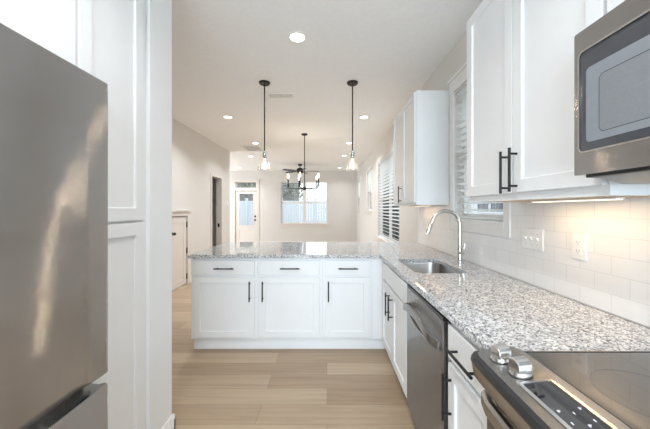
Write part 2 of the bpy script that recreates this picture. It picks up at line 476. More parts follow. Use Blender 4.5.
structure('wall_living', bx(LIVX - 0.15, LX - 0.121, LEND - 0.12, LEND, 0, CZ), M['wall'])
structure('wall_living_end', holed('x', LIVX - 0.15, LIVX, LEND, FY, 0, CZ, [(8.1, 10.5, 0.15, 2.35)]), M['wall'])  # opening added out of view to admit the living room fill lamp
structure('wall_fridge', bx(-1.80, -1.66, RY, 1.499, 0, CZ), M['kwall'])
structure('wall_stub', bx(LX - 0.12, -0.932, 1.50, 1.712, 0, CZ), M['cab'], 'white wall end beside the tall pantry cabinet', 'wall')
structure('wall_rear', holed('y', RY - 0.15, RY, -1.80, W, 0, CZ, [RW]), M['kwall'])
# room behind the narrow doorway
structure('wall_hall', holed('x', -4.6, -4.48, 5.6, LEND - 0.12, 0, CZ, []), M['wall'])
structure('wall_hall_side', bx(-4.6, LX - 0.121, 5.5, 5.6, 0, CZ), M['wall'])
structure('wall_closet', bx(-3.4, -3.3, 4.4, 5.4, 0, CZ), M['wall'])
structure('wall_closet_near', bx(-3.4, LX - 0.121, 4.3, 4.4, 0, CZ), M['wall'])
structure('wall_closet_far', bx(-3.4, LX - 0.121, 5.4, 5.499, 0, CZ), M['wall'])

# backsplash tile
structure('wall_backsplash', holed('x', W - 0.010, W - 0.0005, 0.0, 3.62, 0.9235, 1.392, [(1.80, 2.70, 1.165, 1.40)]), M['tile'], 'white subway tile backsplash above the counter', 'backsplash')
structure('trim_backsplash', bx(W - 0.011, W - 0.0005, 3.6205, 3.628, 0.9235, 1.392), M['trim'])

# baseboards
def base_prof(bm, axis, face, sgn, a, b, h=0.115):
    pr = [(face, 0.0), (face + sgn * 0.014, 0.0), (face + sgn * 0.014, h * 0.75), (face + sgn * 0.008, h * 0.86), (face + sgn * 0.006, h), (face, h)]
    prism(bm, pr, axis, a, b)
bm = BM(); base_prof(bm, 'y', -0.932, 1, 1.505, 1.726); base_prof(bm, 'x', 1.712, 1, LX, -0.918)
structure('baseboard_stub', bm, M['trim'], 'white baseboard wrapping the wall end', 'baseboard')
bm = BM()
for a, b in ((1.73, 4.52), (5.26, 6.24), (6.93, LEND)): base_prof(bm, 'y', LX, 1, a, b)
structure('baseboard_left', bm, M['warmtrim'], 'baseboard along the left wall', 'baseboard')
bm = BM()
for a, b in ((LIVX, -3.67), (-2.67, W)): base_prof(bm, 'x', FY, -1, a, b)
structure('baseboard_far', bm, M['warmtrim'])
bm = BM(); base_prof(bm, 'y', W, -1, 3.9, FY - 0.02)
structure('baseboard_right', bm, M['warmtrim'])

# ------------------------------------------------------------------ windows and blinds
def window_x(n, hole, label, casing=0.0, mat=M['trim'], sill=True, rail_z=None, mullion=None):
    """single-hung window in the right wall; a thin sash frame set 8 cm into the wall"""
    a0, a1, z0, z1 = hole; mid = rail_z or (z0 + z1) / 2
    r = struct_root('window_%d' % n, label, 'window', (W, (a0 + a1) / 2, z0))
    o = Vector(r.location)
    def B(*b):
        bm = BM()
        for q in b: box(bm, *q)
        bmesh.ops.translate(bm, verts=bm.verts[:], vec=-o); return bm
    x0, x1, s = W + 0.075, W + 0.115, 0.04
    build('sash', B((x0 + 0.012, x1 + 0.012, a0 + s, a1 - s, z1 - s, z1), (x0 + 0.012, x1 + 0.012, a0, a0 + s, mid, z1), (x0 + 0.012, x1 + 0.012, a1 - s, a1, mid, z1),
                 (x0 - 0.01, x1, a0 + s, a1 - s, mid - 0.025, mid + 0.02),
                 (x0 - 0.01, x1, a0, a0 + s, z0, mid + 0.02), (x0 - 0.01, x1, a1 - s, a1, z0, mid + 0.02), (x0 - 0.01, x1, a0 + s, a1 - s, z0, z0 + s + 0.01)), M['trim'], r)
    if mullion: build('mullion', B((x0 - 0.008, x1 - 0.002, mullion - 0.05, mullion + 0.05, z0 + s + 0.01, z1 - s)), M['trim'], r)
    build('pane', B((x1 - 0.012, x1 - 0.008, a0 + s, a1 - s, mid + 0.02, z1 - s), (x1 - 0.02, x1 - 0.016, a0 + s, a1 - s, z0 + s, mid - 0.025)), M['glass'], r)
    if casing:
        c = casing
        build('casing', B((W - 0.018, W - 0.0006, a0 - c, a0, z0 - c - 0.03, z1 + 0.02), (W - 0.018, W - 0.0006, a1, a1 + c, z0 - c - 0.03, z1 + 0.02),
                          (W - 0.018, W - 0.0006, a0, a1, z0 - c - 0.03, z0 - 0.012),
                          (W - 0.020, W - 0.0006, a0 - c - 0.01, a1 + c + 0.01, z1 + 0.02, z1 + 0.125), (W - 0.034, W - 0.0006, a0 - c - 0.02, a1 + c + 0.02, z1 + 0.125, z1 + 0.15)), mat, r, bevel=0.002)
        build('sill', B((W - 0.012, x0 - 0.012, a0, a1, z0 - 0.012, z0 + 0.006)), mat, r, bevel=0.002)
    else:
        build('sill', B((W - 0.028, x0 - 0.012, a0 - 0.06, a1 + 0.06, z0 - 0.026, z0 - 0.001), (W - 0.014, W - 0.0006, a0 - 0.05, a1 + 0.05, z0 - 0.085, z0 - 0.026)), mat, r, bevel=0.002)
    return r

def blind_x(name, hole, label, group=None, tilt=20, pitch=0.058, drop=None):
    a0, a1, z0, z1 = hole; zb = drop if drop is not None else z0 + 0.012
    r = thing(name, label, 'window blind', (W + 0.033, (a0 + a1) / 2, zb), 0, group)
    o = Vector(r.location)
    def fin(bm): bmesh.ops.translate(bm, verts=bm.verts[:], vec=-o); return bm
    bm = BM(); box(bm, W + 0.006, W + 0.058, a0 + 0.006, a1 - 0.006, z1 - 0.052, z1 - 0.002); build('headrail', fin(bm), M['blind'], r, bevel=0.002)
    bm = BM(); z = z1 - 0.075; t = R(tilt)
    while z > zb + 0.03:
        c, s = 0.030 * math.cos(t), 0.030 * math.sin(t)
        pr = [(W + 0.033 - c, z - s), (W + 0.033, z + 0.0026), (W + 0.033 + c, z + s), (W + 0.033, z - 0.0006)]
        prism(bm, pr, 'y', a0 + 0.010, a1 - 0.010); z -= pitch
    build('slats', fin(bm), M['blind'], r)
    for q in (0.16, 0.84):
        y = a0 + (a1 - a0) * q; bm = BM()
        prism(bm, [(W + 0.0035, z1 - 0.05), (W + 0.0035, zb + 0.008), (W + 0.0635, zb + 0.008), (W + 0.0635, z1 - 0.05), (W + 0.0625, z1 - 0.05), (W + 0.0625, zb + 0.0085), (W + 0.0045, zb + 0.0085), (W + 0.0045, z1 - 0.05)], 'y', y - 0.002, y + 0.002)
        build('ladder_cord', fin(bm), M['blind'], r)
    bm = BM(); box(bm, W + 0.012, W + 0.054, a0 + 0.010, a1 - 0.010, zb, zb + 0.016); build('bottom_rail', fin(bm), M['blind'], r, bevel=0.003)
    return r

window_x(1, KW, 'white cased window over the kitchen sink', casing=0.066)
blind_x('window_blind', KW, 'white slatted blind in the window over the kitchen sink', tilt=-14)
window_x(2, DW1, 'wide low window just past the wall cabinet on the right wall', mat=M['warmtrim'], rail_z=1.577, mullion=5.62)
blind_x('window_blind', DW1, 'white slatted blind in the wide window just past the wall cabinet', tilt=-30, pitch=0.066)
window_x(3, SW1, 'small high window in the middle of the right wall', mat=M['warmtrim'], rail_z=1.86)
blind_x('window_blind', SW1, 'white blind drawn over the top half of the small high window', tilt=-62, drop=1.86)
window_x(4, SW2, 'small high window beside the far right corner', mat=M['warmtrim'], rail_z=1.86)
blind_x('window_blind', SW2, 'white blind lowered halfway beside the far right corner', tilt=-62, drop=1.80)

# far double window
r = struct_root('window_5', 'double window in the far wall looking out to the white fence', 'window', ((FW[0] + FW[1]) / 2, FY, FW[2]))
o = Vector(r.location)
def atF(*bs):
    bm = BM()
    for q in bs: box(bm, *q)
    bmesh.ops.translate(bm, verts=bm.verts[:], vec=-o); return bm
y0, y1, s, mm, mz = FY + 0.06, FY + 0.11, 0.036, -0.885, 1.615
fr = [(FW[0], FW[1], y0, y1, FW[3] - s, FW[3]), (FW[0], FW[1], y0, y1, FW[2], FW[2] + s), (FW[0], FW[0] + s, y0, y1, FW[2] + s, FW[3] - s), (FW[1] - s, FW[1], y0, y1, FW[2] + s, FW[3] - s),
      (mm - 0.062, mm + 0.062, y0 - 0.01, y1, FW[2] + s, FW[3] - s)]
build('frame', atF(*fr), M['trim'], r)
build('meeting_rail', atF((FW[0] + s, mm - 0.062, y0 - 0.008, y1, mz - 0.028, mz + 0.028), (mm + 0.062, FW[1] - s, y0 - 0.008, y1, mz - 0.028, mz + 0.028)), M['trim'], r)
for xa, xb in ((FW[0] + s, mm - 0.062), (mm + 0.062, FW[1] - s)):
    build('pane', atF((xa, xb, y1 - 0.02, y1 - 0.016, mz + 0.028, FW[3] - s), (xa, xb, y1 - 0.03, y1 - 0.026, FW[2] + s, mz - 0.028)), M['glass'], r)
build('sill', atF((FW[0] - 0.07, FW[1] + 0.09, FY - 0.03, FY + 0.058, FW[2] - 0.028, FW[2] - 0.001), (FW[0] - 0.06, FW[1] + 0.08, FY - 0.016, FY - 0.0006, FW[2] - 0.11, FW[2] - 0.028)), M['warmtrim'], r)

# window added out of view behind the camera to brighten the kitchen
r = struct_root('window_6', 'added wide window behind the camera, letting in fill light', 'window', (0, RY, RW[2]))
bm = BM()
for q in ((RW[0], RW[1], 0, 0.04), (RW[0], RW[1], RW[3] - RW[2] - 0.04, RW[3] - RW[2])): box(bm, q[0], q[1], -0.10, -0.05, q[2], q[3])
for x in (RW[0], (RW[0] + RW[1]) / 2 - 0.03, RW[1] - 0.05): box(bm, x, x + 0.05, -0.10, -0.05, 0.04, RW[3] - RW[2] - 0.04)
build('frame', bm, M['trim'], r)
build('pane', bx(RW[0] + 0.05, RW[1] - 0.05, -0.08, -0.076, 0.04, RW[3] - RW[2] - 0.04), M['glass'], r)

# entry door with its transom
r = struct_root('door_1', 'beige entry door with a tall glass pane in the far wall', 'door', ((ED[0] + ED[1]) / 2, FY, 0)); o = Vector(r.location)
sx0, sx1 = -3.585, -2.755; gx0, gx1, gz0, gz1 = -3.44, -2.885, 0.72, 1.975
build('door_slab', atF((sx0, gx0, FY + 0.02, FY + 0.065, 0.008, 2.065), (gx1, sx1, FY + 0.02, FY + 0.065, 0.008, 2.065), (gx0, gx1, FY + 0.02, FY + 0.065, gz1, 2.065), (gx0, gx1, FY + 0.02, FY + 0.065, 0.008, 0.16), (gx0, gx1, FY + 0.032, FY + 0.065, 0.16, 0.56), (gx0, gx1, FY + 0.02, FY + 0.065, 0.56, gz0)), M['warmtrim'], r)
build('glazing_frame', atF((gx0 - 0.02, gx1 + 0.02, FY + 0.012, FY + 0.02, gz1 - 0.01, gz1 + 0.025), (gx0 - 0.02, gx1 + 0.02, FY + 0.012, FY + 0.02, gz0 - 0.025, gz0 + 0.01), (gx0 - 0.02, gx0 + 0.012, FY + 0.012, FY + 0.02, gz0 + 0.01, gz1 - 0.01), (gx1 - 0.012, gx1 + 0.02, FY + 0.012, FY + 0.02, gz0 + 0.01, gz1 - 0.01)), M['warmtrim'], r)
build('pane', atF((gx0, gx1, FY + 0.04, FY + 0.046, gz0, gz1)), M['glass'], r)
for nm, z in (('deadbolt', 1.085), ('knob', 0.935)):
    bm = BM(); tube(bm, [(-2.815, FY + 0.02, z), (-2.815, FY + 0.012, z)], 0.034, 16)
    if nm == 'knob': tube(bm, [(-2.815, FY + 0.012, z), (-2.815, FY - 0.02, z), (-2.815, FY - 0.03, z), (-2.815, FY - 0.05, z)], [0.012, 0.012, 0.029, 0.024], 16)
    else: tube(bm, [(-2.815, FY + 0.012, z), (-2.815, FY - 0.006, z)], 0.02, 16)
    bmesh.ops.translate(bm, verts=bm.verts[:], vec=-o); build(nm, bm, M['black'], r)
for z in (0.28, 1.05, 1.83):
    build('hinge', atF((sx0 - 0.012, sx0 - 0.001, FY + 0.008, FY + 0.02, z - 0.05, z + 0.05)), M['silver'], r)
build('casing', atF((ED[0] - 0.08, ED[0], FY - 0.017, FY - 0.0006, 0, 2.50), (ED[1], ED[1] + 0.08, FY - 0.017, FY - 0.0006, 0, 2.50), (ED[0], ED[1], FY - 0.017, FY - 0.0006, 2.085, 2.19), (ED[0] - 0.10, ED[1] + 0.10, FY - 0.022, FY - 0.0006, 2.43, 2.53)), M['warmtrim'], r)
r = struct_root('window_7', 'narrow transom pane above the entry door', 'window', ((TR[0] + TR[1]) / 2, FY, TR[2])); o = Vector(r.location)
build('frame', atF((TR[0], TR[1], FY + 0.04, FY + 0.08, TR[3] - 0.02, TR[3]), (TR[0], TR[1], FY + 0.04, FY + 0.08, TR[2], TR[2] + 0.02), (TR[0], TR[0] + 0.02, FY + 0.04, FY + 0.08, TR[2] + 0.02, TR[3] - 0.02), (TR[1] - 0.02, TR[1], FY + 0.04, FY + 0.08, TR[2] + 0.02, TR[3] - 0.02)), M['warmtrim'], r)
build('pane', atF((TR[0] + 0.02, TR[1] - 0.02, FY + 0.055, FY + 0.06, TR[2] + 0.02, TR[3] - 0.02)), M['glass'], r)

# short closet door in the left wall
r = struct_root('door_2', 'short beige closet door with black hinges in the left wall', 'door', (LX, 4.89, 0)); o = Vector(r.location)
bm = BM(); shaker(bm, -0.275, 0.283, 0.01, 1.222, yf=0.004, t=0.035, rail=0.10, rec=0.006)
bmesh.ops.rotate(bm, verts=bm.verts[:], cent=(0, 0, 0), matrix=Matrix.Rotation(R(90), 3, 'Z')); build('door_slab', bm, M['warmtrim'], r)
bm = BM(); tube(bm, [(-0.004, -0.20, 0.945), (0.006, -0.20, 0.945), (0.0061, -0.20, 0.945), (0.025, -0.20, 0.945), (0.034, -0.20, 0.945), (0.058, -0.20, 0.945)], [0.028, 0.028, 0.011, 0.011, 0.027, 0.022], 14); build('knob', bm, M['black'], r)
for z in (0.14, 0.605, 1.075): build('hinge', bx(-0.002, 0.012, 0.281, 0.297, z - 0.05, z + 0.05), M['black'], r)
build('casing', atF((LX + 0.0006, LX + 0.014, 5.19, 5.25, 0, 1.235), (LX + 0.0006, LX + 0.014, 4.53, 4.595, 0, 1.235), (LX + 0.0006, LX + 0.018, 4.51, 5.27, 1.236, 1.315), (LX + 0.0006, LX + 0.045, 4.49, 5.29, 1.315, 1.34)), M['warmtrim'], r)
# narrow doorway
bm = BM()
for q in ((LX + 0.0006, LX + 0.014, 6.24, 6.30, 0, 2.09), (LX + 0.0006, LX + 0.014, 6.87, 6.93, 0, 2.09), (LX + 0.0006, LX + 0.014, 6.24, 6.93, 2.09, 2.15)): box(bm, *q)
structure('trim_doorway', bm, M['warmtrim'], 'casing around the narrow doorway in the left wall', 'doorway trim')
r = thing('strike_plate', 'small black strike plate on the jamb of the narrow doorway', 'strike plate', (LX - 0.06, 6.868, 0.97))
build('plate', bx(-0.022, 0.022, -0.002, 0.0015, -0.045, 0.045), M['black'], r)
bm = BM(); tube(bm, [(0, -0.004, -0.015), (0, -0.004, 0.015)], 0.006, 8); build('lip', bm, M['black'], r)

# ------------------------------------------------------------------ outdoors
structure('ground', bx(-30, 30, -25, 45, -0.5, -0.32), M['lawn'])
r = thing('privacy_fence', 'white vinyl privacy fence seen through the far window and door glass', 'fence', (-2, 16.5, -0.32))
bm = BM(); x = -8.0
while x < 8.0:
    box(bm, x + 0.004, x + 0.146, -0.012, 0.012, 0.08, 2.12); x += 0.15
build('picket_panel', bm, M['vinyl'], r)
bm = BM()
for z in (0.1, 2.12): box(bm, -8, 8, -0.03, 0.03, z - 0.05, z + 0.05)
build('rail', bm, M['vinyl'], r)
for k in range(8):
    x = -7 + 2.0 * k + 0.35
    bm = BM(); box(bm, x - 0.065, x + 0.065, -0.07, 0.06, 0, 2.28); box(bm, x - 0.08, x + 0.08, -0.085, 0.075, 2.28, 2.32); build('post', bm, M['vinyl'], r)

def tree(i, x, y, h, label, leafy):
    rnd = random.Random(100 + i)
    t = thing('tree', label, 'tree', (x, y, -0.32), 0, 'trees behind the fence')
    bm = BM(); tips = []
    def grow(p, d, L, rad, depth):
        n = 4; pts = [p]
        for k in range(n):
            d = (d + Vector((rnd.uniform(-.12, .12), rnd.uniform(-.12, .12), rnd.uniform(0, .08)))).normalized()
            pts.append(pts[-1] + d * L / n)
        tube(bm, pts, [rad * (1 - 0.45 * k / n) for k in range(n + 1)], 6)
        if depth == 0: tips.append(pts[-1]); return
        for q in range(4 if depth > 1 else 3):
            k = rnd.choice((2, 3, 4)); a = rnd.uniform(0, 6.28)
            nd = (d * 0.75 + Vector((math.cos(a), math.sin(a), rnd.uniform(0.0, 0.5))) * 0.75).normalized()
            grow(pts[k], nd, L * rnd.uniform(0.45, 0.65), rad * 0.42, depth - 1)
    grow(Vector((0, 0, 0)), Vector((0, 0, 1)), h, 0.012 * h + 0.02, 3)
    build('trunk', bm, M['bark'], t)
    if leafy:
        bm = BM()
        for p in tips:
            for q in range(7):
                c = p + Vector((rnd.gauss(0, .28), rnd.gauss(0, .28), rnd.gauss(0, .25))); u = Vector((rnd.uniform(-1, 1), rnd.uniform(-1, 1), rnd.uniform(-1, 1))).normalized(); w = u.orthogonal().normalized()
                bm.faces.new([bm.verts.new(c + u * 0.11), bm.verts.new(c + w * 0.06), bm.verts.new(c - u * 0.11), bm.verts.new(c - w * 0.06)])
        f = build('foliage', bm, M['leaf'], t); f['kind'] = 'stuff'
TREES = [(-11.0, 22.5, 3.6, 0), (-6.9, 21.5, 3.6, 1), (-4.75, 18.9, 2.9, 1), (-3.2, 22.5, 3.4, 0), (-2.3, 18.6, 2.7, 1), (-0.35, 22.6, 3.9, 1), (0.95, 19.0, 2.9, 1)]
TL = ['bare grey tree behind the fence at the left edge of the door glass', 'leafy tree behind the fence in the left of the entry door glass', 'leafy tree behind the fence filling the right of the entry door glass',
      'bare grey tree just left of the far double window', 'leafy tree seen in the upper left sash of the far window', 'tall loose-leaved tree just right of the mullion of the far window', 'lower leafy tree at the right edge of the far double window']
for i, (q, lb) in enumerate(zip(TREES, TL)): tree(i, *q[:3], lb, q[3])

r = thing('neighbouring_house', 'pale sided house seen through the blind over the kitchen sink', 'house', (9.0, 10.5, -0.32))
build('wall', bx(0, 5, -9, 7.5, 0, 3.1), M['siding'], r)
bm = BM(); prism(bm, [(-0.5, 3.1), (2.5, 5.0), (5.5, 3.1)], 'y', -9.4, 7.9); build('roof', bm, M['shingle'], r)
for k, yy in enumerate((5.2, -2.4)):
    bm = BM(); y0_, y1_, z0_, z1_ = yy - 1.25, yy + 1.25, 1.55, 2.75
    for q in ((y0_ - .08, y1_ + .08, z0_ - .1, z0_), (y0_ - .08, y1_ + .08, z1_, z1_ + .1), (y0_ - .08, y0_, z0_, z1_), (y1_, y1_ + .08, z0_, z1_), (yy - .09, yy + .09, z0_, z1_), (y0_, yy - .09, 2.12, 2.19), (yy + .09, y1_, 2.12, 2.19)): box(bm, -0.05, -0.001, *q)
    w = build('window', bm, M['vinyl'], r)
    bm = BM(); box(bm, -0.015, -0.002, y0_, y1_, z0_, z1_); build('pane', bm, M['darkpane'], w)

r = thing('house_beyond_fence', 'grey house standing behind the fence, seen through the entry door glass', 'house', (-6.6, 29.0, -0.32))
build('wall', bx(-7.0, 3.2, 0, 6, 0, 4.9), M['greysiding'], r)
bm = BM(); prism(bm, [(-0.5, 4.9), (3.0, 6.5), (6.5, 4.9)], 'x', -7.4, 3.6); build('roof', bm, M['shingle'], r)
for x in (-2.2, 1.2):
    bm = BM()
    for q in ((x - 0.5, x + 0.5, 1.0, 1.08), (x - 0.5, x + 0.5, 2.3, 2.38), (x - 0.5, x - 0.42, 1.08, 2.3), (x + 0.42, x + 0.5, 1.08, 2.3)): box(bm, q[0], q[1], -0.05, -0.001, q[2], q[3])
    w = build('window', bm, M['vinyl'], r); build('pane', bx(x - 0.42, x + 0.42, -0.015, -0.002, 1.08, 2.3), M['darkpane'], w)

# ------------------------------------------------------------------ base cabinets
CT0, CT1 = 0.888, 0.922           # underside and top of the stone
CH = 0.886                        # cabinet height
def carcass(bm, w, d, z0=0.114, z1=CH, open_top=False, stiles=(), rails=()):
    """panels and face frame; local front at y=0 looking to -y"""
    box(bm, 0, 0.018, 0.019, d, z0, z1); box(bm, w - 0.018, w, 0.019, d, z0, z1)
    box(bm, 0.018, w - 0.018, 0.019, d - 0.012, z0, z0 + 0.018); box(bm, 0.018, w - 0.018, d - 0.012, d, z0, z1)
    if not open_top: box(bm, 0.018, w - 0.018, 0.019, d - 0.012, z1 - 0.018, z1)
    box(bm, 0, 0.038, 0, 0.019, z0, z1); box(bm, w - 0.038, w, 0, 0.019, z0, z1)
    box(bm, 0.038, w - 0.038, 0, 0.019, z0, z0 + 0.03); box(bm, 0.038, w - 0.038, 0, 0.019, z1 - 0.03, z1)
    for r0, r1 in rails: box(bm, 0.038, w - 0.038, 0, 0.019, r0, r1)
    for s0, s1 in stiles: box(bm, s0, s1, 0, 0.019, z0 + 0.03, z1 - 0.03)

def base_cabinet(label, loc, rz, w, fronts, d=0.60, group=None, open_top=False, name='base_cabinet', toe=0.0):
    """fronts: ('drawer'|'false'|'door', x0, x1, z0, z1, handle or None) with handle=(x, z, length, axis)"""
    r = thing(name, label, 'cabinet', loc, rz, group)
    bm = BM(); carcass(bm, w, d, open_top=open_top, rails=[(0.705, 0.735)]); build('body', bm, M['cab'], r)
    build('toe_kick', bx(toe, w, 0.055, 0.073, 0.0, 0.113), M['cab'], r)
    for kind, x0, x1, z0, z1, h in fronts:
        bm = BM()
        if kind == 'door': shaker(bm, x0, x1, z0, z1)
        else: box(bm, x0, x1, -0.02, -0.0015, z0, z1)
        p = build('door' if kind == 'door' else ('drawer' if kind == 'drawer' else 'false_front'), bm, M['cab'], r, bevel=0.0016)
        if h:
            bm = BM(); pull(bm, h[:2], h[2], h[3]); tag(build('handle', bm, M['black'], p), 'matte black bar handle')
    return r

PY = 2.72
def pen(label, xa, xb, da, db, hside):
    w = xb - xa; a, b = da - xa, db - xa; hx = b - 0.043 if hside > 0 else a + 0.030
    base_cabinet(label, (xa, PY, 0), 0, w, [('drawer', a, b, 0.729, 0.865, ((a + b) / 2 + 0.005, 0.792, 0.185, 'x')), ('door', a, b, 0.135, 0.706, (hx, 0.578, 0.19, 'z'))], group='peninsula base cabinets', toe=0.042 if xa < -1.2 else 0.0)
pen('white peninsula cabinet at the open left end with drawer above door', -1.295, -0.6615, -1.262, -0.686, 1)
pen('white middle peninsula cabinet with its door handle on the left', -0.660, -0.0445, -0.637, -0.070, -1)
pen('narrower white peninsula cabinet next to the inside corner', -0.043, 0.4285, -0.017, 0.404, -1)
# corner filler and the peninsula's base moulding, back panel
bm = BM(); box(bm, 0.430, 0.549, PY, PY + 0.019, 0.114, CH); box(bm, 0.530, 0.549, 2.662, PY - 0.001, 0.114, CH)
tag(build('corner_filler', bm, M['cab'], origin=(0.49, PY, 0.114)), 'white filler post in the inside corner of the cabinets', 'cabinet filler')
bm = BM(); base_prof(bm, 'x', 2.7735, -1, -1.272, 0.586, 0.112); base_prof(bm, 'y', -1.2745, -1, 2.7595, 3.335, 0.112)
structure('baseboard_peninsula', bm, M['cab'], 'white base moulding along the foot of the peninsula', 'baseboard')
structure('wall_peninsula', bx(-1.295, 0.53, 3.324, 3.40, 0, CH), M['cab'])
structure('trim_peninsula', bx(-1.273, -1.2535, 2.775, 3.3235, 0, 0.113), M['cab'])

# sink cabinet (faces -x): local x runs towards the camera
base_cabinet('white sink base cabinet with paired doors beside the dishwasher', (0.53, 2.66, 0), -90, 0.845, [
    ('false', 0.022, 0.823, 0.729, 0.865, None),
    ('door', 0.022, 0.4205, 0.135, 0.706, (0.4205 - 0.085, 0.578, 0.185, 'z')),
    ('door', 0.4245, 0.823, 0.135, 0.706, (0.4245 + 0.020, 0.578, 0.185, 'z'))], open_top=True)
base_cabinet('narrow white drawer base cabinet between dishwasher and range', (0.53, 1.213, 0), -90, 0.356, [
    ('drawer', 0.012, 0.338, 0.729, 0.865, (0.172, 0.792, 0.20, 'x')),
    ('door', 0.012, 0.338, 0.135, 0.706, (0.012 + 0.030, 0.578, 0.19, 'z'))])

# dishwasher
r = thing('dishwasher', 'stainless steel dishwasher under the counter beside the sink cabinet', 'dishwasher', (0.53, 1.812, 0), -90)
dw = 0.597
build('body', bx(0.004, dw - 0.004, 0.012, 0.58, 0.11, 0.872), M['steel_side'], r)
bm = BM(); box(bm, 0.006, 0.565, -0.024, 0.0115, 0.118, 0.862); dd = build('door', bm, M['steel_dw'], r, bevel=0.003)
build('side_filler', bx(0.571, dw - 0.004, -0.004, 0.0115, 0.118, 0.862), M['steel_side'], r)
build('control_strip', bx(0.006, 0.565, -0.022, 0.0115, 0.8635, 0.876), M['blackplastic'], r)
build('toe_panel', bx(0.006, dw - 0.006, 0.05, 0.07, 0, 0.108), M['blackplastic'], r)
bm = BM(); n = 18; ups = []; dns = []
for k in range(n + 1):
    u = k / n; x = 0.022 + u * 0.527; q = 4 * u * (1 - u)
    y = -0.030 - 0.034 * min(1, q * 2.2) ** 0.6; z = 0.742 + 0.046 * q
    ups.append((x, y, z)); dns.append((x, -0.026 - 0.020 * q, 0.728 - 0.022 * q))
rings = []
for (x, y, z) in ups:
    rings.append([(x, y - 0.007, z - 0.019), (x, y - 0.009, z), (x, y - 0.005, z + 0.019), (x, y + 0.007, z + 0.021), (x, y + 0.009, z), (x, y + 0.007, z - 0.021)])
loft(bm, rings)
bl = BM(); loft(bl, [[(x, y, z - 0.006), (x, y - 0.003, z), (x, y, z + 0.005), (x, -0.0235, z + 0.003), (x, -0.0235, z - 0.005)] for x, y, z in dns]); build('handle_lip', bl, M['steel_x'], dd, smooth=50)
build('handle', bm, M['steel_dw'], dd, bevel=0.002, smooth=50)

# ------------------------------------------------------------------ stone worktop with sink cut-out
SX0, SX1, SY0, SY1 = 0.60, 0.955, 1.905, 2.475
bm = BM()
outer = [(-1.315, 2.69), (0.485, 2.69)] + [(0.485 + 0.02 * math.sin(R(a)), 2.67 + 0.02 * math.cos(R(a))) for a in (30, 60, 90)] + [(0.505, 0.857), (1.158, 0.857), (1.158, 3.75), (-1.295, 3.75), (-1.315, 3.73)]
inner = rrect(SX0, SX1, SY0, SY1, 0.085, 8)
edges = []
for loop in (outer, inner):
    vs = [bm.verts.new((x, y, CT0)) for x, y in loop]
    edges += [bm.edges.new((vs[i], vs[(i + 1) % len(vs)])) for i in range(len(vs))]
bmesh.ops.triangle_fill(bm, use_beauty=True, use_dissolve=False, edges=edges)
g = bmesh.ops.extrude_face_region(bm, geom=bm.faces[:])
bmesh.ops.translate(bm, verts=[v for v in g['geom'] if isinstance(v, bmesh.types.BMVert)], vec=(0, 0, CT1 - CT0))
bmesh.ops.dissolve_limit(bm, angle_limit=R(0.5), verts=bm.verts[:], edges=bm.edges[:])
tag(build('countertop', bm, M['granite'], origin=(0.5, 2.5, CT0), bevel=0.003), 'speckled grey granite worktop wrapping the peninsula and sink wall', 'countertop')

# sink
r = thing('kitchen_sink', 'stainless undermount sink with rounded corners set into the granite', 'sink', (0, 0, 0))
def lp(e, z, rad): return [(x, y, z) for x, y in rrect(SX0 - e, SX1 + e, SY0 - e, SY1 + e, rad, 8)]
bm = BM()
loft(bm, [lp(0.018, CT0 - 0.0035, 0.10), lp(0.018, CT0 - 0.001, 0.10), lp(0.004, CT0 - 0.001, 0.087), lp(0.002, CT0 - 0.012, 0.085), lp(-0.004, 0.70, 0.085), lp(-0.014, 0.678, 0.078), lp(-0.035, 0.668, 0.06), lp(-0.13, 0.664, 0.03)], cap0=False)
loft(bm, [lp(0.018, CT0 - 0.0035, 0.10), lp(0.007, CT0 - 0.005, 0.09), lp(0.0, 0.69, 0.088), lp(-0.03, 0.658, 0.06)], cap0=False)
build('basin', bm, M['steel_sink'], r, smooth=60)
bm = BM(); lathe(bm, [(0.045, 0.0), (0.045, 0.004), (0.035, 0.004), (0.03, -0.001), (0.0, -0.001)], (0.77, 2.19, 0.6645), 20); build('drain', bm, M['chrome'], r)

# faucet
fx, fy = 1.085, 2.33
r = thing('faucet', 'tall gooseneck pull-down faucet behind the sink', 'faucet', (fx, fy, CT1 + 0.0005))
bm = BM(); lathe(bm, [(0.030, 0), (0.030, 0.006), (0.024, 0.012), (0.0195, 0.016), (0.0195, 0.115), (0.015, 0.125)], segs=20); build('base', bm, M['chrome'], r)
bm = BM(); Rr = 0.113; zc = 0.303; pts = [(0, 0, 0.12), (0, 0, 0.2)]
for k in range(17):
    a = R(162 * k / 16); pts.append((-Rr + Rr * math.cos(a), 0, zc + Rr * math.sin(a)))
e = Vector(pts[-1]); dr = (Vector(pts[-1]) - Vector(pts[-2])).normalized(); e2 = e + dr * 0.03; pts.append(tuple(e2))
tube(bm, pts, 0.0150, 16); build('spout', bm, M['chrome'], r)
bm = BM(); tube(bm, [e2, e2 + dr * 0.004, e2 + dr * 0.05, e2 + dr * 0.085], [0.015, 0.0175, 0.0185, 0.017], 16); tube(bm, [e2 + dr * 0.085, e2 + dr * 0.088], 0.012, 12); build('spray_head', bm, M['chrome'], r)
bm = BM(); tube(bm, [(0, -0.012, 0.075), (0.004, -0.045, 0.075)], 0.015, 14); tube(bm, [(0.004, -0.038, 0.078), (0.012, -0.046, 0.11), (0.018, -0.05, 0.155)], [0.007, 0.006, 0.0045], 10); build('lever_handle', bm, M['chrome'], r)

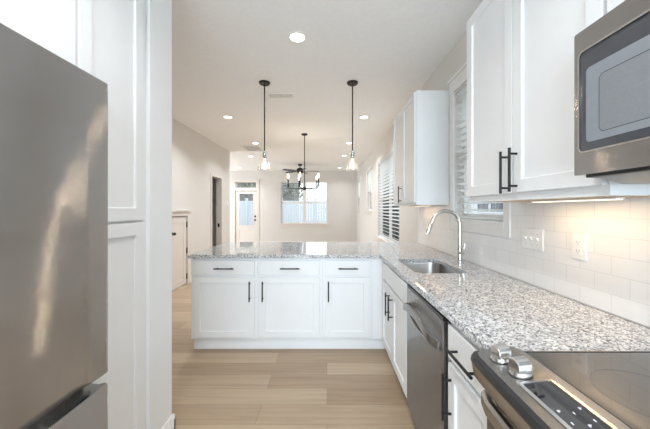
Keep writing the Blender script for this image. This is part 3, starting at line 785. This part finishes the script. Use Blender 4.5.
# ------------------------------------------------------------------ wall cabinets
UB, UT = 1.392, 2.49
def wall_cabinet(name, label, loc, rz, w, doors, d=0.308, z0=UB, z1=UT, group=None, rail=True):
    """local z is world z; doors: (x0, x1, z0, z1, handle)"""
    r = thing(name, label, 'cabinet', loc, rz, group); b = z0 - loc[2]; t = z1 - loc[2]
    bm = BM(); box(bm, 0, 0.018, 0, d, b, t); box(bm, w - 0.018, w, 0, d, b, t); box(bm, 0.018, w - 0.018, 0, d, t - 0.018, t)
    box(bm, 0.018, w - 0.018, d - 0.012, d, b + 0.02, t - 0.018); box(bm, 0.018, w - 0.018, 0, 0.019, b, b + 0.045); box(bm, 0.018, w - 0.018, 0, 0.019, t - 0.06, t - 0.018)
    build('body', bm, M['cab'], r)
    tag(build('bottom_panel', bx(0.0185, w - 0.0185, 0.0195, d - 0.013, b + 0.001, b + 0.015), M['woodund'], r), 'wood-toned underside')
    for x0, x1, a, c, h in doors:
        bm = BM(); shaker(bm, x0, x1, a - loc[2], c - loc[2]); p = build('door', bm, M['cab'], r, bevel=0.0016)
        if h: bm = BM(); pull(bm, (h[0], h[1] - loc[2]), h[2], 'z'); tag(build('handle', bm, M['black'], p), 'matte black bar handle')
    return r

UX = 0.861
wall_cabinet('wall_cabinet', 'large white two-door wall cabinet hung beside the microwave', (UX, 1.724, UB), -90, 0.858, [
    (0.006, 0.428, 1.425, UT - 0.012, (0.428 - 0.030, 1.52, 0.195)), (0.432, 0.852, 1.425, UT - 0.012, (0.432 + 0.030, 1.525, 0.195))])
wall_cabinet('wall_cabinet', 'white two-door wall cabinet hung beyond the sink window', (0.856, 3.60, UB), -90, 0.87, [
    (0.006, 0.432, 1.418, UT - 0.012, (0.432 - 0.032, 1.515, 0.19)), (0.436, 0.864, 1.418, UT - 0.012, None)], d=0.312)
wall_cabinet('wall_cabinet', 'short white cabinet above the microwave', (UX, 0.863, 1.885), -90, 0.762, [
    (0.006, 0.379, 1.90, UT - 0.012, None), (0.383, 0.756, 1.90, UT - 0.012, None)], z0=1.885)

# under-cabinet lights
def strip(name, label, y0, y1, x, power):
    r = thing(name, label, 'under-cabinet light', (x, (y0 + y1) / 2, UB - 0.0090), 0, 'under-cabinet light bars')
    h = (y1 - y0) / 2
    build('housing', bx(-0.016, 0.016, -h, h, 0.003, 0.0085), M['plate'], r)
    build('lens', bx(-0.012, 0.012, -h + 0.005, h - 0.005, 0.0, 0.0028), M['led'], r)
    lamp('strip_lamp', 'AREA', power, (1.0, 0.69, 0.39), (0, 0, -0.003), r, size=0.02, shape='RECTANGLE', size_y=2 * h - 0.02)
strip('under_cabinet_light', 'glowing light bar under the large wall cabinet beside the microwave', 1.00, 1.42, 1.03, 0.62)
strip('under_cabinet_light', 'glowing light bar under the wall cabinet beyond the sink window', 2.95, 3.40, 1.06, 0.3)

# ------------------------------------------------------------------ microwave (faces -x)
MX, MY, MB_, MT = 0.746, 0.860, 1.452, 1.872
r = thing('microwave_oven', 'stainless over-the-range microwave with smoked glass door', 'microwave', (MX, MY, MB_), -90)
mh = MT - MB_
build('body', bx(0.002, 0.756, 0.030, 0.40, 0.0, mh), M['steel_side'], r)
def ring_panel(bm, x0, x1, z0, z1, hx0, hx1, hz0, hz1, yf, t, rad=0.014, orad=0.006):
    oo = rrect(x0, x1, z0, z1, orad, 6); ii = rrect(hx0, hx1, hz0, hz1, rad, 6)
    def L(p, y): return [bm.verts.new((a, y, c)) for a, c in p]
    o1, i1, o2, i2 = L(oo, yf), L(ii, yf), L(oo, yf + t), L(ii, yf + t * 0.7); n = len(oo)
    for k in range(n):
        j = (k + 1) % n
        bm.faces.new((o1[k], o1[j], i1[j], i1[k])); bm.faces.new((i1[k], i1[j], i2[j], i2[k])); bm.faces.new((o1[j], o1[k], o2[k], o2[j]))
bm = BM(); ring_panel(bm, 0.0, 0.60, -0.002, mh, 0.018, 0.575, 0.066, mh - 0.064, 0.0, 0.028); door = build('door', bm, M['steel_x'], r, smooth=30)
build('door_edge', bx(0.003, 0.597, 0.0285, 0.0298, 0.0, mh - 0.002), M['blackplastic'], door)
build('window_glass', bx(0.016, 0.577, 0.004, 0.012, 0.063, mh - 0.062), M['mw_glass'], door)
bm = BM(); ring_panel(bm, 0.036, 0.54, 0.090, mh - 0.116, 0.074, 0.50, 0.110, mh - 0.150, 0.0028, 0.0011, 0.016, 0.012); build('screen_border', bm, M['mw_bezel'], door)
bm = BM(); loft(bm, [[(a, 0.0032, c) for a, c in rrect(0.076, 0.498, 0.112, mh - 0.152, 0.014, 6)], [(a, 0.0039, c) for a, c in rrect(0.076, 0.498, 0.112, mh - 0.152, 0.014, 6)]]); build('perforated_screen', bm, M['mw_mesh'], door)
bm = BM(); ring_panel(bm, 0.0135, 0.5795, 0.0615, mh - 0.0595, 0.018, 0.575, 0.066, mh - 0.064, -0.0012, 0.0012, 0.014, 0.018); build('window_bead', bm, M['silver'], door)
bm = BM(); box(bm, 0.604, 0.758, 0.0, 0.0298, -0.002, mh); build('control_panel', bm, M['oven_glass'], r, bevel=0.003)
bm = BM(); tube(bm, [(0.592, -0.035, 0.04), (0.592, -0.035, mh - 0.04)], 0.009, 12)
for z in (0.06, mh - 0.06): tube(bm, [(0.592, 0.0, z), (0.592, -0.035, z)], 0.007, 8)
build('handle', bm, M['steel_x'], door)
bm = BM(); box(bm, 0.022, 0.746, 0.014, 0.385, -0.010, -0.0005); build('vent_base', bm, M['blackplastic'], r, bevel=0.002)
bm = BM(); prism(bm, [(0.030, -0.0105), (0.38, -0.0105), (0.37, -0.030), (0.10, -0.030)], 'x', 0.045, 0.72); build('grease_filter', bm, M['steel_side'], r)

# ------------------------------------------------------------------ range (faces -x); local x towards the camera
RGY = 0.853; RW_ = 0.758
r = thing('cooking_range', 'stainless slide-in electric range with black glass cooktop', 'range', (0.0, RGY, 0), -90)
X = lambda wx: wx           # local y equals world x because the root stands at x = 0
build('body', bx(0.004, RW_ - 0.004, 0.515, 1.135, 0.03, 0.905), M['steel_side'], r)
for x in (0.05, RW_ - 0.05):
    for y in (0.56, 1.09): bm = BM(); tube(bm, [(x, y, 0.0), (x, y, 0.03)], 0.018, 12); build('foot', bm, M['blackplastic'], r)
bm = BM(); box(bm, 0.003, RW_ - 0.003, 0.592, 1.140, 0.9055, 0.9235); ct = build('cooktop', bm, M['ceran'], r, bevel=0.002)
bm = BM(); box(bm, -0.0005, 0.0027, 0.585, 1.142, 0.9055, 0.9255); box(bm, RW_ - 0.0027, RW_, 0.585, 1.142, 0.9055, 0.9255); box(bm, 0.0, RW_, 1.1405, 1.146, 0.9055, 0.93); build('cooktop_trim', bm, M['steel_range'], ct)
for cx_, cy_, rr in ((0.20, 0.745, 0.105), (0.56, 0.745, 0.12), (0.20, 1.0, 0.085), (0.56, 1.0, 0.085)):
    bm = BM(); lathe(bm, [(rr, 0), (rr + 0.0022, 0), (rr + 0.0022, 0.0003), (rr, 0.0003), (rr, 0)], (cx_, cy_, 0.9236), 48, closed=False); build('burner_ring', bm, M['ring'], ct)
# crowned control console: front edge bows out towards the middle and tucks in at both ends
def bow(u):
    e = min(u, 1 - u)
    return 0.419 - 0.008 * 4 * u * (1 - u) + (0.018 * (1 - e / 0.035) ** 2 if e < 0.035 else 0)
us = [0, 0.006, 0.015, 0.028, 0.045, 0.07, 0.12, 0.25, 0.4, 0.5, 0.6, 0.75, 0.88, 0.93, 0.955, 0.972, 0.985, 0.994, 1]
def tilt(bm):
    for v in bm.verts: v.co.z += 0.13 * (v.co.y - 0.51)
    return bm
def console(rows, lean=False):
    bm = BM(); loft(bm, [[(u * RW_, (bow(u) + dy if rel else dy), z + (0.13 * ((bow(u) + dy if rel else dy) - 0.51) if lean and z > 0.92 else 0)) for rel, dy, z in rows] for u in us]); return bm
build('console_top', console([(1, 0.020, 0.9360), (1, 0.055, 0.9360), (0, 0.545, 0.9360), (0, 0.582, 0.9210), (0, 0.582, 0.906), (1, 0.020, 0.906)], True), M['steel_range'], r, bevel=0.0015)
build('console_edge', console([(1, 0.0, 0.912), (1, 0.001, 0.919), (1, 0.006, 0.9255), (1, 0.0195, 0.9280), (1, 0.0195, 0.906), (1, 0.002, 0.906)]), M['blackplastic'], r)
build('console_front', console([(1, 0.003, 0.9055), (1, 0.010, 0.865), (1, 0.020, 0.852), (0, 0.514, 0.852), (0, 0.514, 0.9055)]), M['steel_range'], r)
# touch panel
tp = BM(); x0, x1, y0_, y1_ = 0.165, 0.60, 0.458, 0.540
ring = []
oo = rrect(x0, x1, y0_, y1_, 0.012, 5); ii = rrect(x0 + 0.008, x1 - 0.008, y0_ + 0.008, y1_ - 0.008, 0.007, 5)
loft(tp, [[(a, b, 0.9362) for a, b in oo], [(a, b, 0.9385) for a, b in oo], [(a, b, 0.9390) for a, b in ii], [(a, b, 0.9362) for a, b in ii]], cap0=False, cap1=False)
t_ = build('touch_panel', tilt(tp), M['silver'], r, smooth=40)
gl = BM(); loft(gl, [[(a, b, 0.9362) for a, b in ii], [(a, b, 0.9374) for a, b in ii]]); mk, n0 = gl, len(gl.faces)
for row, yy in enumerate((0.476, 0.500, 0.520)):
    for k in range(9):
        xx = 0.262 + 0.034 * k + (0.010 if row == 1 else 0)
        box(mk, xx, xx + 0.007, yy, yy + 0.0012, 0.9373, 0.93755)
        if (k + row) % 2 == 0: box(mk, xx, xx + 0.004, yy + 0.004, yy + 0.0048, 0.9373, 0.93755)
gl.faces.ensure_lookup_table()
for f in gl.faces[n0:]: f.material_index = 1
build('panel_glass', tilt(gl), [M['ceran'], M['mark']], t_)
# knobs
def knob(x, y):
    bm = BM(); lathe(bm, [(0.026, 0), (0.026, 0.004), (0.0245, 0.006), (0.0235, 0.010), (0.0, 0.010)], (x, y, 0.9365), 28); k = build('knob', tilt(bm), M['silver'], r)
    bm = BM(); pr = []
    for a in range(0, 181, 15):
        pr.append((0.0225 * math.cos(R(a)), 0.012 + 0.026 * math.sin(R(a)) ** 0.45 if 0 < a < 180 else 0.010))
    loft(bm, [[(x + px_ , y + s, 0.9365 + pz) for px_, pz in pr] for s in (-0.017, -0.014, 0.014, 0.017)]); build('grip', tilt(bm), M['silver'], k, bevel=0.002)
    bm = BM(); lathe(bm, [(0.0275, 0), (0.0275, 0.0012), (0.0, 0.0012)], (x, y, 0.9362), 28); build('skirt', tilt(bm), M['blackplastic'], k)
knob(0.060, 0.484); knob(0.130, 0.490); knob(0.640, 0.490); knob(0.705, 0.484)
# oven door
od = build('oven_door', bx(0.006, RW_ - 0.006, 0.478, 0.513, 0.235, 0.835), M['steel_range'], r, bevel=0.004)
build('door_glass', bx(0.012, RW_ - 0.012, 0.472, 0.4775, 0.33, 0.825), M['oven_glass'], od)
bm = BM(); rows = []
for k in range(15):
    u = k / 14; xx = 0.030 + u * (RW_ - 0.06); q = 4 * u * (1 - u)
    yc = 0.440 - 0.010 * q; end = 0.0
    if k in (0, 14): yc = 0.452
    rows.append([(xx, yc, 0.782), (xx, yc - 0.008, 0.792), (xx, yc - 0.008, 0.822), (xx, yc, 0.830), (xx, yc + 0.012, 0.828), (xx, yc + 0.012, 0.784)])
loft(bm, rows)
for xx in (0.034, RW_ - 0.064): box(bm, xx, xx + 0.03, 0.450, 0.4715, 0.788, 0.824)
build('handle', bm, M['steel_range'], od, bevel=0.0015)
bm = BM(); box(bm, 0.006, RW_ - 0.006, 0.482, 0.513, 0.05, 0.228); build('drawer', bm, M['steel_range'], r, bevel=0.004)

# ------------------------------------------------------------------ refrigerator, pantry (face +x): local x runs away from the camera
FX = -0.765; FY0, FY1 = 0.085, 1.0
r = thing('refrigerator', 'large stainless refrigerator with bottom freezer drawer', 'refrigerator', (FX, FY0, 0), 90)
fw = FY1 - FY0
build('body', bx(0.008, fw - 0.008, 0.078, 0.80, 0.03, 1.765), M['steel_side'], r)
for x in (0.08, fw - 0.08):
    for y in (0.14, 0.74): bm = BM(); tube(bm, [(x, y, 0), (x, y, 0.03)], 0.02, 10); build('foot', bm, M['blackplastic'], r)
def fdoor(bm, x0, x1, z0, z1, pocket):
    """slightly convex front, rounded edges, handle pocket cut into its lower or upper edge"""
    cols = 16; cx_, half = fw / 2, fw / 2
    fy_ = lambda x: 0.0
    xs = [x0, x0 + 0.002, x0 + 0.006, x0 + 0.012] + [x0 + 0.012 + (x1 - x0 - 0.024) * k / cols for k in range(1, cols)] + [x1 - 0.012, x1 - 0.006, x1 - 0.002, x1]
    def yy(x):
        e = min(x - x0, x1 - x); rd = 0.007
        return fy_(x) + (rd - math.sqrt(max(0, rd * rd - (rd - e) ** 2)) if e < rd else 0)
    loops = []
    for x in xs:
        e = min(x - x0, x1 - x)
        k = max(0.0, min(1.0, (e - 0.05) / 0.09)); k = k * k * (3 - 2 * k)
        y = yy(x); b = 0.072
        if pocket == 'low':
            cut = 0.018 + 0.026 * k
            loops.append([(x, y, z0 + cut), (x, y + 0.012, z0 + cut * 0.55), (x, y + 0.030, z0 + 0.004), (x, b, z0), (x, b, z1), (x, y + 0.004, z1), (x, y + 0.001, z1 - 0.001), (x, y, z1 - 0.004)])
        else:
            loops.append([(x, y, z0 + 0.006), (x, y + 0.006, z0), (x, b, z0), (x, b, z1 - 0.002), (x, y + 0.028 + 0.014 * k, z1 - 0.006 - 0.022 * k), (x, y + 0.014, z1 - 0.002 - 0.016 * k), (x, y + 0.006, z1), (x, y, z1 - 0.008)])
    loft(bm, loops)
mid = fw / 2
bm = BM(); fdoor(bm, 0.0, mid - 0.003, 0.765, 1.788, 'low'); tag(build('door', bm, M['steel_x'], r, smooth=40), 'stainless door')
bm = BM(); fdoor(bm, mid + 0.003, fw, 0.765, 1.788, 'low'); build('door', bm, M['steel_x'], r, smooth=40)
bm = BM(); fdoor(bm, 0.0, fw, 0.09, 0.742, 'top'); build('freezer_drawer', bm, M['steel_x'], r, smooth=40)
tag(build('gap_shade_strip', bx(0.02, fw - 0.02, 0.0735, 0.0775, 0.70, 0.80), M['darkgap'], r), 'dark strip painting the shade between door and drawer')  # near-black strip paints the shade inside the gap above the freezer drawer
build('base_grille', bx(0.02, fw - 0.02, 0.05, 0.0775, 0.032, 0.086), M['blackplastic'], r)
for x in (0.03, fw - 0.09): build('hinge_cover', bx(x, x + 0.06, 0.02, 0.12, 1.7885, 1.800), M['greyplastic'], r, bevel=0.004)

PX = -0.952
def tall_body(bm, w, d, z0, z1, mid=None):
    box(bm, 0, 0.018, 0, d, z0, z1); box(bm, w - 0.018, w, 0, d, z0, z1); box(bm, 0.018, w - 0.018, d - 0.012, d, z0, z1)
    box(bm, 0.018, w - 0.018, 0, d - 0.012, z1 - 0.018, z1); box(bm, 0.018, w - 0.018, 0, d - 0.012, z0, z0 + 0.018)
    box(bm, 0.018, 0.04, 0, 0.019, z0 + 0.018, z1 - 0.018); box(bm, w - 0.04, w - 0.018, 0, 0.019, z0 + 0.018, z1 - 0.018)
    if mid: box(bm, 0.04, w - 0.04, 0, 0.019, *mid)
r = thing('pantry_cabinet', 'tall white pantry cabinet between the refrigerator and wall end', 'cabinet', (PX, 1.066, 0), 90)
pw = 0.392
bm = BM(); tall_body(bm, pw, 0.60, 0.114, UT, (1.27, 1.32)); build('body', bm, M['cab'], r)
build('toe_kick', bx(0, pw, 0.06, 0.078, 0, 0.113), M['cab'], r)
bm = BM(); shaker(bm, 0.006, pw - 0.006, 1.296, UT - 0.010, rail=0.06); build('door', bm, M['cab'], r, bevel=0.0016)
bm = BM(); shaker(bm, 0.006, pw - 0.006, 0.130, 1.284, rail=0.06); build('door', bm, M['cab'], r, bevel=0.0016)
tag(build('pantry_filler', bx(PX - 0.30, PX, 1.4595, 1.4985, 0.0, UT), M['cab'], origin=(PX, 1.479, 0)), 'narrow white filler strip between pantry cabinet and wall end', 'cabinet filler')
r = thing('overhead_cabinet', 'white cabinet above the refrigerator', 'cabinet', (PX, 0.03, 1.83), 90)
ow = 1.034
bm = BM(); tall_body(bm, ow, 0.60, 0.0, UT - 1.83); build('body', bm, M['cab'], r)
for a, b in ((0.006, ow / 2 - 0.002), (ow / 2 + 0.002, ow - 0.006)):
    bm = BM(); shaker(bm, a, b, 0.012, UT - 1.84, rail=0.065); build('door', bm, M['cab'], r, bevel=0.0016)
# crown filler above tall units up to the ceiling
structure('trim_soffit', bx(-1.655, PX - 0.002, 0.03, 1.4985, UT + 0.001, CZ - 0.001), M['cab'])

# ------------------------------------------------------------------ ceiling: recessed lights, vents, pendants
def recessed_proto():
    r = thing('recessed_light', 'x', 'recessed light', (0, 0, 0), 0, 'recessed ceiling lights')
    bm = BM(); lathe(bm, [(0.062, -0.002), (0.066, -0.006), (0.088, -0.004), (0.090, 0.0), (0.062, 0.0), (0.062, -0.002)], segs=32, closed=False); build('trim_ring', bm, M['plate'], r)
    bm = BM(); lathe(bm, [(0.0, -0.0035), (0.061, -0.0035), (0.061, -0.0005), (0.0, -0.0005)], segs=32); build('lens', bm, M['can'], r)
    return r
CANS = [(-0.26, 2.50, 'recessed ceiling light nearest the camera, in front of both pendants', 1), (-1.62, 4.66, 'recessed ceiling light to the left of the left pendant rod', 0), (0.605, 4.66, 'recessed ceiling light to the right of the right pendant rod', 0),
        (-1.63, 6.50, 'recessed ceiling light beside the square ceiling vent', 0), (0.50, 6.48, 'recessed ceiling light just left of the right pendant rod, the nearer', 0), (-2.17, 8.10, 'recessed ceiling light just beyond the square ceiling vent', 0),
        (0.48, 8.0, 'recessed ceiling light just left of the right pendant glass', 0), (-3.20, 10.30, 'recessed ceiling light nearest the entry door', 0), (0.46, 10.30, 'recessed ceiling light nearest the far right corner', 0),
        (-0.26, 0.45, 'added unseen ceiling light over the aisle between refrigerator and range', 1), (-0.26, -1.30, 'added unseen ceiling light behind the camera near the added rear window', 1)]  # these last two fixtures are added out of view to light the kitchen
proto = recessed_proto()
for i, (x, y, lb, kt) in enumerate(CANS):
    c = proto if i == 0 else copy_tree(proto)
    c.location = (x, y, CZ - 0.0005); c['label'] = lb
for i, (x, y, lb, kt) in enumerate(CANS):
    q_ = lamp('downlight', 'AREA', ((1.5 if y > 1 else 10.5) if y < 3 else CAN_LIVING * (1.1 if y < 5 else 0.8 if x < 0 or y < 8.5 else 0.45)), (1.0, 0.78, 0.56) if 1 < y < 3 else SOFT if kt else WARM, (x, y, CZ - 0.012), size=0.05 if 1 < y < 3 else 0.12); q_.data.spread = R(135)

def vent(name, label, loc, wx, wy, slots):
    r = thing(name, label, 'ceiling vent', loc)
    bm = BM(); a, b = wx / 2, wy / 2
    for q in ((-a, a, -b, -b + 0.022), (-a, a, b - 0.022, b), (-a, -a + 0.022, -b + 0.022, b - 0.022), (a - 0.022, a, -b + 0.022, b - 0.022)): box(bm, q[0], q[1], q[2], q[3], -0.008, -0.0005)
    build('frame', bm, M['plate'], r, bevel=0.002)
    build('duct_opening', bx(-a + 0.022, a - 0.022, -b + 0.022, b - 0.022, -0.0015, -0.0005), M['duct'], r)
    bm = BM(); x = -a + 0.03
    while x < a - 0.03:
        if abs(x) > 0.012: prism(bm, [(x, -0.0018), (x + 0.004, -0.0018), (x + 0.010, -0.007), (x + 0.006, -0.007)], 'y', -b + 0.022, b - 0.022)
        x += slots
    build('louvres', bm, M['plate'], r)
vent('ceiling_vent', 'narrow white ceiling register beside the left pendant canopy', (-0.615, 3.78, CZ), 0.36, 0.16, 0.013)
vent('ceiling_vent', 'square white return air vent in the ceiling beyond the left pendant', (-1.83, 7.05, CZ), 0.44, 0.62, 0.014)

def pendant_proto():
    r = thing('pendant_light', 'x', 'pendant light', (0, 0, CZ - 0.0005), 0, 'pendants over the peninsula')
    bm = BM(); lathe(bm, [(0.0, 0), (0.066, 0), (0.066, -0.012), (0.058, -0.022), (0.0, -0.022)], segs=28); build('canopy', bm, M['bronze'], r)
    bm = BM(); tube(bm, [(0, 0, -0.02), (0, 0, -0.845)], 0.0075, 10); build('rod', bm, M['bronze'], r)
    bm = BM(); lathe(bm, [(0.0, -0.835), (0.010, -0.835), (0.014, -0.850), (0.021, -0.862), (0.021, -0.868), (0.013, -0.872), (0.013, -0.900), (0.0, -0.900)], segs=20); build('socket', bm, M['bronze'], r)
    prof = [(0.036, -0.822), (0.031, -0.845), (0.024, -0.868), (0.026, -0.885), (0.034, -0.905), (0.083, -1.045)]
    inn = [(a - 0.0025, z) for a, z in prof[::-1]]
    bm = BM(); lathe(bm, prof + inn + [prof[0]], segs=32, closed=False); build('glass_shade', bm, M['shade'], r, smooth=50)
    bm = BM(); lathe(bm, [(0.0, -0.905), (0.013, -0.906), (0.014, -0.925), (0.018, -0.950), (0.0215, -0.975), (0.019, -0.998), (0.012, -1.010), (0.0, -1.013)], segs=20); build('bulb', bm, M['bulb'], r, smooth=60)
    lamp('pendant_lamp', 'POINT', 0.8, (1.0, 0.85, 0.65), (0, 0, -1.03), r, size=0.03)
    return r
p = pendant_proto(); p.location.x, p.location.y = -0.743, 3.39; p['label'] = 'left of the two glass pendants over the peninsula'
q = copy_tree(p); q.location.x = 0.303; q['label'] = 'right of the two glass pendants over the peninsula'

# chandelier
r = thing('chandelier', 'black ring chandelier with five candle bulbs over the dining area', 'chandelier', (-0.45, 5.71, CZ - 0.0005))
bm = BM(); lathe(bm, [(0.0, 0), (0.062, 0), (0.062, -0.016), (0.05, -0.024), (0.0, -0.024)], segs=24); build('canopy', bm, M['black'], r)
bm = BM(); tube(bm, [(0, 0, -0.02), (0, 0, -1.10)], 0.0085, 10); build('rod', bm, M['black'], r)
zr = -1.090
bm = BM(); lathe(bm, [(0.0, zr + 0.03), (0.02, zr + 0.03), (0.036, zr + 0.02), (0.036, zr - 0.02), (0.015, zr - 0.032), (0.0, zr - 0.032)], segs=20); build('hub', bm, M['black'], r)
Rc = 0.325
for a in (-101, -29, 43, 115, 187):
    ca, sa = math.cos(R(a)), math.sin(R(a))
    bm = BM(); tube(bm, [(0.03 * ca, 0.03 * sa, zr), ((Rc - 0.03) * ca, (Rc - 0.03) * sa, zr), ((Rc - 0.008) * ca, (Rc - 0.008) * sa, zr + 0.008), (Rc * ca, Rc * sa, zr + 0.03), (Rc * ca, Rc * sa, zr + 0.055)], 0.0075, 8)
    arm = build('arm', bm, M['black'], r)
    bm = BM(); lathe(bm, [(0.0, 0.045), (0.021, 0.045), (0.024, 0.055), (0.012, 0.062), (0.012, 0.19), (0.0, 0.19)], (Rc * ca, Rc * sa, zr), 14); build('candle_sleeve', bm, M['black'], arm)
    bm = BM(); lathe(bm, [(0.0, 0.19), (0.011, 0.191), (0.019, 0.215), (0.0215, 0.238), (0.015, 0.268), (0.005, 0.288), (0.0, 0.292)], (Rc * ca, Rc * sa, zr), 14); build('bulb', bm, M['bulb'], arm, smooth=60)
lamp('chandelier_lamp', 'POINT', 6, (1.0, 0.88, 0.72), (0, 0, -0.80), r, size=0.2)

# ceiling fan
r = thing('ceiling_fan', 'dark ceiling fan beyond the chandelier', 'ceiling fan', (-0.90, 9.5, CZ - 0.0005))
bm = BM(); lathe(bm, [(0, 0), (0.072, 0), (0.07, -0.03), (0.045, -0.06), (0.0, -0.06)], segs=24); build('canopy', bm, M['bronze'], r)
bm = BM(); tube(bm, [(0, 0, -0.05), (0, 0, -0.16)], 0.013, 10); build('downrod', bm, M['bronze'], r)
bm = BM(); lathe(bm, [(0, -0.12), (0.05, -0.125), (0.10, -0.15), (0.118, -0.18), (0.118, -0.25), (0.10, -0.28), (0.075, -0.31), (0.0, -0.32)], segs=24); build('motor_housing', bm, M['bronze'], r)
for k in range(5):
    a = R(1 + 72 * k); bm = BM()
    lo = [(0.085, -0.018), (0.16, -0.022), (0.20, -0.052), (0.40, -0.062), (0.60, -0.060), (0.635, -0.04), (0.64, 0.0), (0.635, 0.04), (0.60, 0.060), (0.40, 0.062), (0.20, 0.052), (0.16, 0.022), (0.085, 0.018)]
    prism(bm, lo, 'z', -0.006, 0.006)
    bmesh.ops.rotate(bm, verts=bm.verts[:], cent=(0, 0, 0), matrix=Matrix.Rotation(R(11), 3, 'X'))
    bmesh.ops.translate(bm, verts=bm.verts[:], vec=(0, 0, -0.232))
    bmesh.ops.rotate(bm, verts=bm.verts[:], cent=(0, 0, 0), matrix=Matrix.Rotation(a, 3, 'Z')); build('blade', bm, M['bronze'], r)

# ------------------------------------------------------------------ switches and sockets
def plate(name, label, cat, loc, rz, w, h, kind, n=1, group=None, mat=None):
    """wall plate, local front looks to -y"""
    r = thing(name, label, cat, loc, rz, group)
    build('plate', bx(-w / 2, w / 2, -0.006, 0.0, -h / 2, h / 2), (mat or M['plate']), r, bevel=0.002)
    for k in range(n):
        cx_ = (k - (n - 1) / 2) * 0.046
        if kind == 'socket':
            for z in (-0.02, 0.02):
                bm = BM(); loft(bm, [[(a + cx_, y, b + z) for a, b in rrect(-0.017, 0.017, -0.0145, 0.0145, 0.009, 4)] for y in (-0.0061, -0.0085)])
                s = build('socket', bm, (mat or M['plate']), r)
                bm = BM()
                for xx in (-0.0065, 0.0065): box(bm, cx_ + xx - 0.001, cx_ + xx + 0.001, -0.009, -0.0086, z - 0.002, z + 0.006)
                tube(bm, [(cx_, -0.0086, z - 0.007), (cx_, -0.009, z - 0.007)], 0.0022, 8); build('slot', bm, M['greyplastic'], s)
        else:
            bm = BM(); prism(bm, [(-0.0061, -0.009), (-0.0075, -0.009), (-0.017, 0.004), (-0.0155, 0.009), (-0.0061, 0.009)], 'x', cx_ - 0.005, cx_ + 0.005); build('toggle', bm, (mat or M['plate']), r)
            bm = BM()
            for z in (-0.03, 0.03): tube(bm, [(cx_, -0.0061, z), (cx_, -0.0072, z)], 0.003, 8)
            build('screw', bm, M['silver'], r)
TX = W - 0.0105
plate('light_switch', 'white three-toggle switch plate on the tile beside the window', 'light switch', (TX, 1.607, 1.183), -90, 0.165, 0.117, 'switch', 3)
plate('wall_outlet', 'white double socket on the tile nearer the range', 'wall outlet', (TX, 1.308, 1.178), -90, 0.076, 0.117, 'socket')
plate('light_switch', 'beige switch plate on the far wall beside the entry door', 'light switch', (-2.46, FY - 0.0005, 1.16), 0, 0.165, 0.117, 'switch', 3, mat=M['warmtrim'])
plate('wall_outlet', 'low socket on the far wall left of the double window', 'wall outlet', (-2.09, FY - 0.0005, 0.36), 0, 0.076, 0.117, 'socket', mat=M['warmtrim'])
plate('wall_outlet', 'low socket on the far wall right of the double window', 'wall outlet', (0.43, FY - 0.0005, 0.36), 0, 0.076, 0.117, 'socket', mat=M['warmtrim'])
plate('light_switch', 'small switch plate at the far end of the left wall', 'light switch', (LX + 0.0005, 7.28, 1.52), 90, 0.076, 0.117, 'switch', 1)
